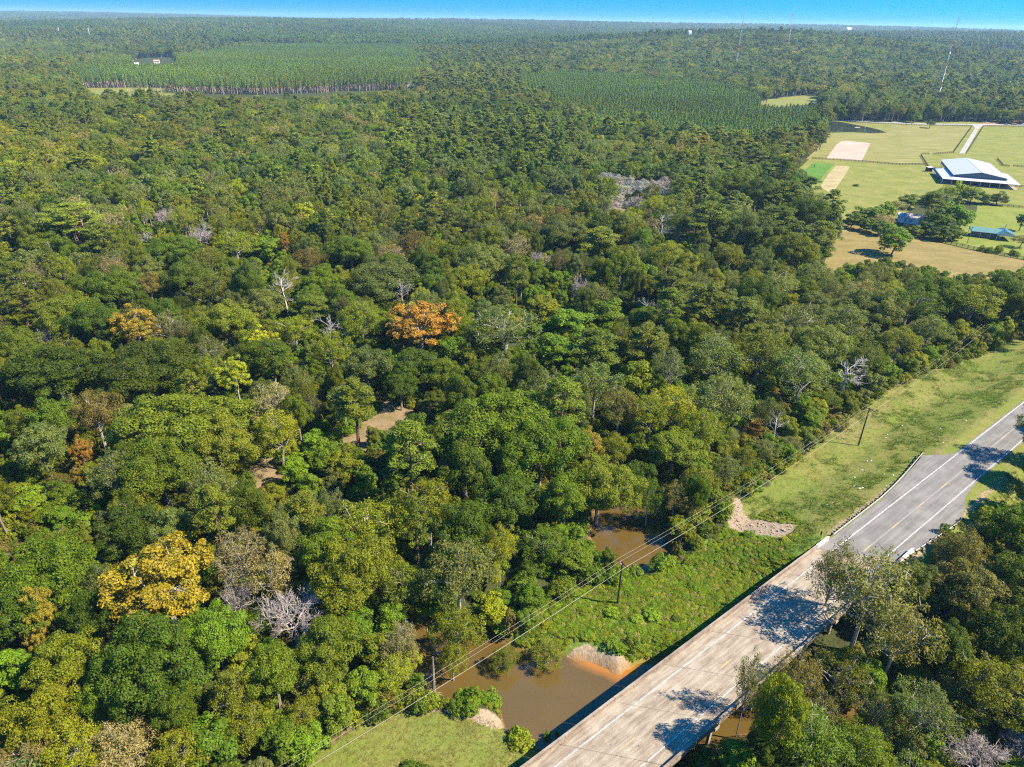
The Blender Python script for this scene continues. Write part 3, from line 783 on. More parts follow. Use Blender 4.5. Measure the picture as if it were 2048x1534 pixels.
M_PAST = turf('pasture_grass', (.105, .12, .02), (.155, .158, .032), (.21, .185, .055))
M_MOWN = turf('mown_hay', (.115, .115, .026), (.18, .165, .045), (.245, .21, .085), (.12, 1.2, 1), radians(-62), .22, .5)
M_HAY = turf('dry_hay_field', (.125, .10, .028), (.18, .138, .046), (.235, .172, .07), (.5, 1.2, 1), radians(20), .12, .8)
M_YARD = turf('bright_yard_grass', (.10, .125, .018), (.145, .165, .026), (.19, .185, .045))
M_PLOT = turf('fresh_green_plot', (.05, .12, .014), (.075, .15, .018), (.10, .165, .03))
M_SAND = turf('tilled_sand', (.24, .18, .125), (.33, .26, .195), (.40, .33, .255), (.08, 1.3, 1), radians(-60), .3, .9)
M_GRAVEL = turf('pale_gravel', (.23, .205, .175), (.29, .265, .235), (.35, .325, .295))
M_LITTER = turf('pine_litter', (.16, .09, .045), (.24, .14, .08), (.3, .2, .12))
field('pasture', [(1570, 390), (1600, 335), (1655, 285), (1630, 255), (1690, 232), (1820, 240), (2048, 244), (2400, 262), (2500, 470), (2048, 425), (1960, 405), (1850, 400), (1790, 440), (1700, 480), (1650, 470)], .03, M_PAST)
field('mown_field', [(1612, 318), (1668, 266), (1772, 266), (1790, 250), (1942, 253), (1907, 304), (1866, 306), (1842, 306), (1852, 327), (1740, 325)], .05, M_MOWN)
field('hay_field', [(1520, 640), (1640, 545), (1685, 440), (1760, 466), (1840, 476), (1940, 500), (2048, 521), (2350, 590), (2350, 680), (2048, 600), (1880, 640)], .04, M_HAY)
field('yard_lawn', [(1850, 476), (1895, 462), (1950, 440), (1955, 408), (2048, 416), (2350, 440), (2350, 588), (2048, 519), (1940, 498)], .06, M_YARD)
field('sand_plot', [(1653, 317), (1672, 290), (1683, 282), (1700, 282), (1741, 286), (1733, 303), (1724, 321), (1690, 319)], .08, M_SAND)
field('green_plot', [(1600, 350), (1626, 325), (1668, 329), (1652, 345), (1636, 368), (1612, 362)], .08, M_PLOT)
field('tractor_track', [(1672, 331), (1700, 333), (1690, 350), (1664, 388), (1640, 374), (1655, 350)], .07, turf('track_grass', (.2, .17, .06), (.28, .23, .11), (.36, .28, .17), (.15, 1.4, 1), radians(-55), .3, .6))
field('gravel_lane', [(1640, 235), (1700, 240), (1760, 243), (1850, 247), (2100, 249), (2400, 254), (2400, 257), (2100, 251.5), (1850, 249.6), (1760, 246), (1700, 243), (1640, 238)], .09, M_GRAVEL)
field('gravel_driveway', [(1946, 250.2), (1966, 250.6), (1958, 257), (1930, 307), (1918, 307), (1950, 256.5)], .10, M_GRAVEL)
field('pine_litter_ground', [(1960, 249), (1990, 236), (2030, 224), (2200, 214), (2400, 250), (2100, 248.6)], .05, M_LITTER)
field('far_meadow', [(1500, 207), (1540, 197), (1640, 188), (1648, 206), (1560, 214)], .05, M_PAST)
field('clearing_meadow', [(150, 190), (170, 174), (345, 176), (360, 190), (250, 196)], .05, M_PAST)
t = NT('pond_water'); t.bsdf((.035, .045, .03), .08, .5, t.noise(t.coords(), 1.5, 3), .05, .05); M_POND = t.m
field('pond', [(1640, 266), (1640, 240), (1680, 243.5), (1708, 249), (1735, 254), (1758, 259.5), (1774, 265), (1745, 266.4), (1700, 264)], .07, M_POND)
field('sandbar', [(1709, 254.6), (1714, 253.6), (1720, 254.2), (1719, 255.4), (1711, 255.8)], .10, M_SAND)

M_ROOF = plain('galvalume_roof', (.43, .435, .45), .45, .5, .12, .08)
M_WALL = plain('slate_blue_siding', (.085, .115, .14), .7, .3)
M_POST = plain('painted_post', (.5, .52, .54), .6, .3)
M_INSIDE = plain('barn_dark_interior', (.06, .05, .04), .9, .1)
barn = thing('riding_barn', 'large pale metal roofed riding barn with open lean-to aisles beside the pasture', 'barn', (300.2, 482.4, 0), atan2(-.371, .929))
BW, BL, ZE, ZRD = 31.5, 62.0, 5.8, 8.6
link('wall', MB().box(0, .2, .2, BL-.2, 3.6, ZE-.05).box(BW-.2, BW, .2, BL-.2, 3.6, ZE-.05).mesh('wall', M_WALL), barn)
mb = MB()
for y0, y1 in ((0, .2), (BL-.2, BL)):
    mb = MB(); mb.add([(0, y0, 3.6), (BW, y0, 3.6), (BW, y0, ZE), (BW/2, y0, ZRD-.1), (0, y0, ZE), (0, y1, 3.6), (BW, y1, 3.6), (BW, y1, ZE), (BW/2, y1, ZRD-.1), (0, y1, ZE)],
           [(0, 1, 2, 4), (6, 5, 9, 7)], [(4, 2, 3), (7, 9, 8)]); link('gable_wall', mb.mesh('gable_wall', M_WALL), barn)
def slab(p, th=.12):
    p = np.asarray(p, float); return MB().hexa(np.concatenate([p-np.array([0, 0, th]), p]))
link('roof', slab([(-.5, -.6, ZE), (BW/2, -.6, ZRD), (BW/2, BL+.6, ZRD), (-.5, BL+.6, ZE)]).mesh('roof', M_ROOF), barn)
link('roof', slab([(BW/2+.01, -.6, ZRD), (BW+.5, -.6, ZE), (BW+.5, BL+.6, ZE), (BW/2+.01, BL+.6, ZRD)]).mesh('roof', M_ROOF), barn)
mb = MB()
for yy in np.arange(1, BL, 2.2):
    mb.bar((-.5, yy, ZE+.03), (BW/2, yy, ZRD+.03), .07, .05); mb.bar((BW+.5, yy, ZE+.03), (BW/2, yy, ZRD+.03), .07, .05)
link('roof_seam', mb.mesh('roof_seam', M_ROOF), barn)['kind'] = 'stuff'
link('ridge_cap', MB().bar((BW/2, -.6, ZRD+.05), (BW/2, BL+.6, ZRD+.05), .5, .06).mesh('ridge_cap', M_ROOF), barn)
LF, LE, LU = 6.2, 3.5, 4.5
link('lean_to_roof', slab([(-7, -LF, LE), (-.01, -.65, LU), (-.01, 34, LU), (-7, 34, LE)]).mesh('lean_to_roof', M_ROOF), barn)
link('lean_to_roof', slab([(BW+.01, -.65, LU), (BW+7, -LF, LE), (BW+7, 34, LE), (BW+.01, 34, LU)]).mesh('lean_to_roof', M_ROOF), barn)
link('lean_to_roof', slab([(-6.98, -LF-.02, LE-.015), (BW+6.98, -LF-.02, LE-.015), (BW, -.2, LU-.01), (0, -.2, LU-.01)]).mesh('lean_to_roof', M_ROOF), barn)
link('stall_block', MB().box(1, BW-1, 1.5, 33, 0.1, 3.3).mesh('stall_block', M_INSIDE), barn)
link('riding_floor', MB().box(-6.5, BW+6.5, -LF+.3, BL, .11, .16).mesh('riding_floor', plain('arena_dirt', (.3, .22, .15))), barn)
for i in range(9):
    link('post', MB().box(-7+.2+i*(BW+13.6)/8-.14, -7+.2+i*(BW+13.6)/8+.14, -LF+.35, -LF+.63, 0, LE-.13).mesh('post', M_POST), barn)
for xx in (-6.8, BW+6.6):
    for yy in (4, 14, 24, 33): link('post', MB().box(xx, xx+.22, yy, yy+.22, 0, LE-.13).mesh('post', M_POST), barn)
for xx in (0, BW-.25):
    for yy in np.arange(36, BL, 6.2): link('post', MB().box(xx, xx+.22, yy, yy+.22, 0, 3.6).mesh('post', M_POST), barn)

def gable(name, label, cat, px, zpx, ang, w, l, ze, zr, roofm, wallm, open_=False, group=None):
    p = at(px[0], px[1], zpx); g = thing(name, label, cat, (p[0], p[1], 0), ang, group)
    link('roof', slab([(-w/2-.4, -l/2-.4, ze), (0, -l/2-.4, zr), (0, l/2+.4, zr), (-w/2-.4, l/2+.4, ze)]).mesh('roof', roofm), g)
    link('roof', slab([(.005, -l/2-.4, zr), (w/2+.4, -l/2-.4, ze), (w/2+.4, l/2+.4, ze), (.005, l/2+.4, zr)]).mesh('roof', roofm), g)
    mb = MB()
    for y0, y1 in ((-l/2, -l/2+.15), (l/2-.15, l/2)):
        b0 = ze-.6 if open_ else 0
        mb = MB(); mb.add([(-w/2, y0, b0), (w/2, y0, b0), (w/2, y0, ze-.15), (0, y0, zr-.2), (-w/2, y0, ze-.15), (-w/2, y1, b0), (w/2, y1, b0), (w/2, y1, ze-.15), (0, y1, zr-.2), (-w/2, y1, ze-.15)], [(0, 1, 2, 4), (6, 5, 9, 7)], [(4, 2, 3), (7, 9, 8)]); link('gable_wall', mb.mesh('gable_wall', wallm), g)
    if open_:
        for xx in (-w/2, w/2-.2):
            for yy in np.linspace(-l/2, l/2-.2, 4): link('post', MB().box(xx, xx+.2, yy, yy+.2, 0, ze-.18).mesh('post', wallm), g)
        link('back_wall', MB().box(-w/2+.25, -w/2+.4, -l/2+.3, l/2-.3, 0, ze-.25).mesh('back_wall', plain('shed_boards', (.12, .09, .07))), g)
    else:
        link('wall', MB().box(-w/2, -w/2+.15, -l/2+.16, l/2-.16, 0, ze-.17).box(w/2-.15, w/2, -l/2+.16, l/2-.16, 0, ze-.17).mesh('wall', wallm), g)
        wd = link('window', MB().box(-w/2-.03, -w/2-.005, -1.2, -.2, 1, 2).box(-w/2-.03, -w/2-.005, 1.4, 2.4, 1, 2).mesh('window', plain('window_glass', (.03, .04, .05), .1, .5)), g)
        link('door', MB().box(-.5, .5, -l/2-.03, -l/2-.005, 0, 2.1).mesh('door', M_INSIDE), g)
    return g
M_CREAM = plain('cream_siding', (.6, .55, .45), .8, .2); M_WHITE = plain('white_siding', (.7, .7, .68), .8, .2)
M_SHING = plain('grey_pink_shingles', (.36, .3, .28), .9, .1); M_GREENROOF = plain('green_metal_roof', (.075, .17, .15), .5, .4); M_BLUEROOF = plain('blue_green_metal_roof', (.04, .13, .17), .5, .4)
gable('small_house', 'small white house with a grey pink roof half hidden by trees', 'house', (1822, 433), 3, radians(58), 9, 12, 2.9, 4.6, M_SHING, M_WHITE)
gable('pole_shed', 'open pole shed with a green metal roof and cream gable end', 'shed', (1970, 461), 3, radians(66), 8, 13, 3.0, 4.5, M_GREENROOF, M_CREAM, True)
gable('equipment_shed', 'open shed with a dark blue green roof right of the green roofed shed', 'shed', (2009, 466), 3, radians(-20), 8, 9, 3.0, 4.8, M_BLUEROOF, M_CREAM, True)
p = at(1857, 343)
g = thing('run_in_shelter', 'small dark run-in shelter with a flat white roof at the fence corner', 'shelter', (p[0], p[1], 0), .2)
link('roof', MB().box(-2.2, 2.2, -1.6, 1.6, 3.2, 3.32).mesh('roof', M_WHITE), g); link('wall', MB().box(-1.9, 1.9, 1.3, 1.45, 0, 3.18).box(1.75, 1.9, -1.3, 1.29, 0, 3.18).mesh('wall', M_INSIDE), g)
for xx in (-1.9, 1.6): link('post', MB().box(xx, xx+.15, -1.45, -1.32, 0, 3.18).mesh('post', M_DARKWOOD), g)

def fence(label, px, sp=2.6, hh=1.45):
    P = np.array([at(u, v)[:2] for u, v in px]); seg = np.linalg.norm(np.diff(P, axis=0), axis=1); cum = np.concatenate([[0], np.cumsum(seg)])
    g = thing('board_fence', label, 'fence', (P[0][0], P[0][1], 0), group='dark board fences round the pastures')
    mp = MB(); mr = MB(); n = max(2, int(cum[-1]/sp)+1); pts = [np.array([np.interp(d, cum, P[:, 0])-P[0][0], np.interp(d, cum, P[:, 1])-P[0][1], 0]) for d in np.linspace(0, cum[-1], n)]
    for p in pts: mp.box(p[0]-.1, p[0]+.1, p[1]-.1, p[1]+.1, 0, hh+.1)
    for a_, b_ in zip(pts[:-1], pts[1:]):
        for z in (hh*.32, hh*.64, hh*.96): mr.bar(a_+np.array([0, 0, z]), b_+np.array([0, 0, z]), .06, .18)
    link('fence_post', mp.mesh('fence_post', M_DARKWOOD), g)['kind'] = 'stuff'; link('fence_board', mr.mesh('fence_board', M_DARKWOOD), g)['kind'] = 'stuff'
fence('long dark board fence along the near side of the tilled sand plot', [(1624, 318), (1660, 320), (1720, 324), (1790, 330), (1850, 330)])
fence('dark board fence on the left side of the gravel driveway', [(1944, 253), (1907, 305)])
fence('dark board fence on the right side of the gravel driveway', [(1967, 253), (1933, 307)])
fence('short dark fence from the shelter corner up to the mown field', [(1857, 336), (1841, 311)])
fence('dark fence section nearest the shelter, bordering the mown field', [(1843, 309), (1857, 309)])
fence('dark fence section between the gate gap and the driveway', [(1867, 309), (1907, 306)])
fence('dark board fence behind the right side of the barn', [(1994, 319), (2006, 332), (2018, 334)])
fence('dark board fence right of the barn toward the frame edge', [(2026, 333), (2060, 337)])
fence('long dark board fence between the dry hay field and the sheds', [(1833, 476), (1890, 486), (1960, 502), (2060, 522)])
fence('long board fence on the field side of the gravel lane', [(1690, 245), (1760, 248), (1850, 251.5), (1942, 252.5)])
fence('board fence along the lane right of the driveway', [(1969, 253), (2060, 254)])
fence('board fence across the grass in front of the barn', [(1905, 362), (1980, 370), (2060, 376)])
fence('board fence at the far edge of the bright green yard', [(1960, 409), (2060, 418)])
p = at(1628, 336); g = thing('feeder_post', 'small dark upright post standing in the bright green plot', 'post', (p[0], p[1], 0)); link('post', MB().tube([(0, 0, -.3), (0, 0, 2.2)], .16, 6).mesh('post', M_INSIDE), g); link('cap', MB().tube([(0, 0, 1.5), (0, 0, 2.35)], [.35, .3], 8).mesh('cap', M_INSIDE), g)
p = at(1731, 253); g = thing('marker_post', 'slim white post standing on the grass beside the pond', 'post', (p[0], p[1], 0)); link('post', MB().tube([(0, 0, -.3), (0, 0, 4.2)], [.22, .16], 6).mesh('post', M_WHITE), g); link('cap', MB().box(-.4, .4, -.3, .3, 4.2, 4.9).mesh('cap', M_WHITE), g)
for (u, v, hh, lab) in ((1934, 487, 8.5, 'thin yard pole left of the green roofed shed'), (2002, 480, 8, 'thin yard pole in front of the dark blue green shed')):
    p = at(u, v); g = thing('yard_pole', lab, 'pole', (p[0], p[1], 0), group='yard poles by the sheds'); link('pole', MB().tube([(0, 0, -.5), (0, 0, hh)], [.14, .1], 6).mesh('pole', M_POLEWOOD), g); link('crossarm', MB().box(-.5, .5, -.04, .04, hh-.5, hh-.4).mesh('crossarm', M_POLEWOOD), g)
def car(label, px, colr, ang):
    p = at(*px, .1); g = thing('parked_car', label, 'car', (p[0], p[1], .1), ang, 'cars parked by the lane')
    mb = MB(); st = [(-2.3, .55, .75, .8), (-2.2, .35, .95, .86), (-.9, .3, 1.0, .9), (1.0, .3, .98, .9), (2.1, .35, .85, .84), (2.3, .5, .7, .78)]
    v = []
    for x, z0, z1, w in st: v += [(x, -w, z0), (x, w, z0), (x, w*.94, z1), (x, -w*.94, z1)]
    qd = [(0, 3, 2, 1), (20, 21, 22, 23)]
    for i in range(5):
        for j in range(4): qd.append((4*i+j, 4*i+(j+1) % 4, 4*i+4+(j+1) % 4, 4*i+4+j))
    link('body', mb.add(v, qd).mesh('body', colr), g)
    glass = plain('car_glass', (.02, .025, .03), .1, .6)
    cb = [(-1.7, -.8, .97), (1.0, -.8, .99), (1.0, .8, .99), (-1.7, .8, .97), (-1.1, -.62, 1.5), (.2, -.62, 1.5), (.2, .62, 1.5), (-1.1, .62, 1.5)]
    link('window_band', MB().hexa(cb).mesh('window_band', glass), g)
    link('roof', MB().hexa([(-1.1, -.63, 1.502), (.2, -.63, 1.502), (.2, .63, 1.502), (-1.1, .63, 1.502), (-1, -.58, 1.55), (.1, -.58, 1.55), (.1, .58, 1.55), (-1, .58, 1.55)]).mesh('roof', colr), g)
    ty = MB().tube([(0, -.11, 0), (0, .11, 0)], .33, 12).mesh('wheel', plain('tyre', (.02, .02, .02)))
    for x in (-1.4, 1.4):
        for y in (-.82, .82): w = link('wheel', ty, g); w.location = (x, y, .33)
car('dark blue car parked in the shade beside the lane', (2012, 249.4), plain('dark_blue_paint', (.02, .05, .12), .25, .6), .1)
car('white car parked at the right end of the lane', (2046, 249.6), plain('white_car_paint', (.75, .75, .76), .3, .5), .05)

# ------------------------------------------------------------------ towers and far buildings
M_TOWER = plain('tower_steel', (.5, .48, .46), .5, .4, .3); M_TRED = plain('tower_orange_paint', (.5, .14, .06), .6, .3)
def tower(label, x, y, h, wb, wt, nsec=14, sides=3):
    g = thing('lattice_tower', label, 'tower', (x, y, gz(x, y)), .4, 'lattice towers above the woods')
    an = np.arange(sides)*2*pi/sides
    W = lambda f: wb+(wt-wb)*min(1, f/.85)**.8
    for k in range(nsec):
        f0, f1 = k/nsec, (k+1)/nsec; mb = MB(); r = max(.10, .20*(1-f0*.5))
        A = np.stack([np.cos(an)*W(f0)*.58, np.sin(an)*W(f0)*.58, np.full(sides, h*f0)], 1); B = np.stack([np.cos(an)*W(f1)*.58, np.sin(an)*W(f1)*.58, np.full(sides, h*f1)], 1)
        for j in range(sides):
            j2 = (j+1) % sides; mb.tube([A[j], B[j]], r, 4); mb.tube([A[j], B[j2]], r*.55, 3, cap=False); mb.tube([A[j2], B[j]], r*.55, 3, cap=False); mb.tube([B[j], B[j2]], r*.55, 3, cap=False)
        link('mast_section', mb.mesh('mast_section', M_TRED if k % 4 == 3 else M_TOWER), g)
    link('antenna', MB().tube([(0, 0, h), (0, 0, h+5)], [.15, .06], 5).mesh('antenna', M_TOWER), g)
    return g
tower('tall steel lattice tower rising left of the meadow, second from right on the skyline', 674, 1912, 136-gz(674, 1912), 13, 1.6)
g = tower('nearest lattice tower standing in the woods behind the pasture at the right', 598, 1056, 108, 10.5, 1.3, 16)
link('dish', MB().tube([(0, -1.2, 64), (0, -1.8, 64)], [1.2, 1.3], 10).mesh('dish', M_WHITE), g)
tower('farthest thin tower on the skyline above the wooded hill', 1600*.290, 1600, 150-gz(464, 1600), 4, .9, 12)
def water_tower(label, px, d, zc, r):
    q = ray(*px); s = d/q[1]; x, y = q[0]*s, q[1]*s; zb = gz(x, y)
    g = thing('water_tower', label, 'water tower', (x, y, zb), group='white water towers on the horizon')
    th = np.linspace(-pi/2, pi/2, 7); mb = MB(); mb.tube([(0, 0, zc-zb+r*sin(a)*.8) for a in th], [max(.05, r*cos(a)) for a in th], 12); link('tank', mb.mesh('tank', M_WHITE), g)
    link('column', MB().tube([(0, 0, -1), (0, 0, zc-zb-r*.7)], r*.28, 8).mesh('column', M_WHITE), g)
water_tower('white water tower left of centre near the horizon', (590, 45), 5200, 49, 13)
water_tower('small white water tower right of centre on the horizon', (1139, 44), 6200, 60, 11)
water_tower('tiny white water tower on the horizon, nearest the wooded hill', (1258, 45.5), 8000, 75, 12)
def far_house(label, px, d, w, l, h, roofm, wallm, zb=None, ang=.3):
    q = ray(*px); s = d/q[1]; x, y = q[0]*s, q[1]*s; z = gz(x, y) if zb is None else zb
    g = thing('far_house', label, 'house', (x, y, z), ang, 'far houses among the woods')
    link('wall', MB().box(-l/2, l/2, -w/2, w/2, -2, h).mesh('wall', wallm), g)
    link('roof', MB().add([(-l/2-.5, -w/2-.5, h+.01), (l/2+.5, -w/2-.5, h+.01), (l/2+.5, w/2+.5, h+.01), (-l/2-.5, w/2+.5, h+.01), (-l/2-.5, 0, h+w*.3), (l/2+.5, 0, h+w*.3)], [(3, 2, 1, 0), (0, 1, 5, 4), (2, 3, 4, 5)], [(3, 0, 4), (1, 2, 5)]).mesh('roof', roofm), g)
    link('window', MB().box(-l*.3, -l*.15, -w/2-.04, -w/2-.01, 1, 2.2).box(l*.1, l*.25, -w/2-.04, -w/2-.01, 1, 2.2).mesh('window', M_INSIDE), g)
M_ORANGEROOF = plain('terracotta_roof', (.45, .24, .14), .9, .1)
far_house('white house at the left end of the far settlement', (270, 124), 1560, 8, 11, 3, M_WHITE, M_WHITE)
far_house('far house with orange roof amid oaks', (312, 117), 1620, 9, 11, 5, M_ORANGEROOF, M_CREAM)
far_house('low white house right of the orange roofed house', (348, 121), 1560, 7, 9, 3, M_WHITE, M_WHITE)
far_house('white building in far trees above the pine plantation', (574, 103), 2050, 12, 14, 6, M_WHITE, M_WHITE)
far_house('white building far left of the second tower, right of the pines', (633, 104), 2050, 12, 12, 6, M_WHITE, M_WHITE)
far_house('white building on the wooded hill below the thin tower', (1380, 60), 2330, 9, 9, 26, M_WHITE, M_WHITE)
far_house('wide white building on the right horizon', (1700, 58), 6000, 40, 70, 34, M_WHITE, M_WHITE)
for lab, px, d in (('white pole sticking up from far left woods, left one', (124, 84), 2500), ('white pole sticking up from far left woods, right one', (183, 83), 2500), ('white pole cut by the left frame edge in the far woods', (1, 76), 2500)):
    q = ray(*px); s = d/q[1]; x, y = q[0]*s, q[1]*s; g = thing('far_pole', lab, 'pole', (x, y, gz(x, y)), group='white poles in the far woods'); link('pole', MB().tube([(0, 0, -1), (-1.2, 0, 44)], [.9, .6], 6).mesh('pole', M_WHITE), g); link('cap', MB().box(-1.9, -.5, -.7, .7, 42, 45).mesh('cap', M_WHITE), g)

# ================================================================== VEGETATION
TINT = dict(dk=(.064, .096, .008), md=(.100, .142, .009), ol=(.138, .160, .012), gg=(.130, .154, .036), br=(.116, .182, .010), yg=(.182, .205, .010),
            tan=(.23, .195, .075), pn=(.110, .136, .008), pl=(.130, .196, .022), ye=(.29, .215, .012), oy=(.25, .19, .018), og=(.33, .175, .022), py=(.28, .30, .008), bn=(.150, .130, .030), so=(.172, .155, .04), bare=(.3, .26, .24))
WORD = dict(so='brownish olive', dk='dark green', md='mid green', ol='olive green', gg='grey green', br='bright green', yg='yellow green', tan='pale tan', pn='dark needled', pl='slim dark needled', ye='golden yellow', oy='thin amber', og='orange', py='lime yellow', bn='brownish', bare='leafless')
KIND = dict(sparse=('broadleaf_tree', 'thin see-through tree'), grand=('oak_tree', 'spreading oak'), oak=('oak_tree', 'dense oak'), airy=('broadleaf_tree', 'feathery tree'), pine=('pine_tree', 'pine'), plantation=('plantation_pine', 'plantation pine'), sycamore=('sycamore_tree', 'sycamore'), young=('young_tree', 'young tree'), shrub=('shrub', 'shrub'), bare=('bare_tree', 'bare tree'), snag=('dead_tree', 'dead tree'))
HN = {k: (HI[k, 0].R, HI[k, 0].h, HI[k, 0].zc) for k in NVAR}
trees = []      # dicts: kind tint x y R h label
vr = random.Random(11)
def plant(u, v, r, kind, tint, h=None, label=None, rot=None):
    Rn, hn, zn = HN[kind]; h = h or hn*vr.uniform(.92, 1.06)
    zc = zn*h/hn; p = at(u, v, zc); b = gz(p[0], p[1])
    p = at(u, v, zc+max(b, -1.5)); w = proj(p)[2]
    if kind == 'oak' and r*w/F > 7.2: kind = 'grand'
    trees.append(dict(kind=kind, tint=tint, x=p[0], y=p[1], R=r*w/F, h=h, label=label, cat=True, var=vr.randrange(NVAR[kind]), rot=vr.uniform(0, 6.28) if rot is None else rot))
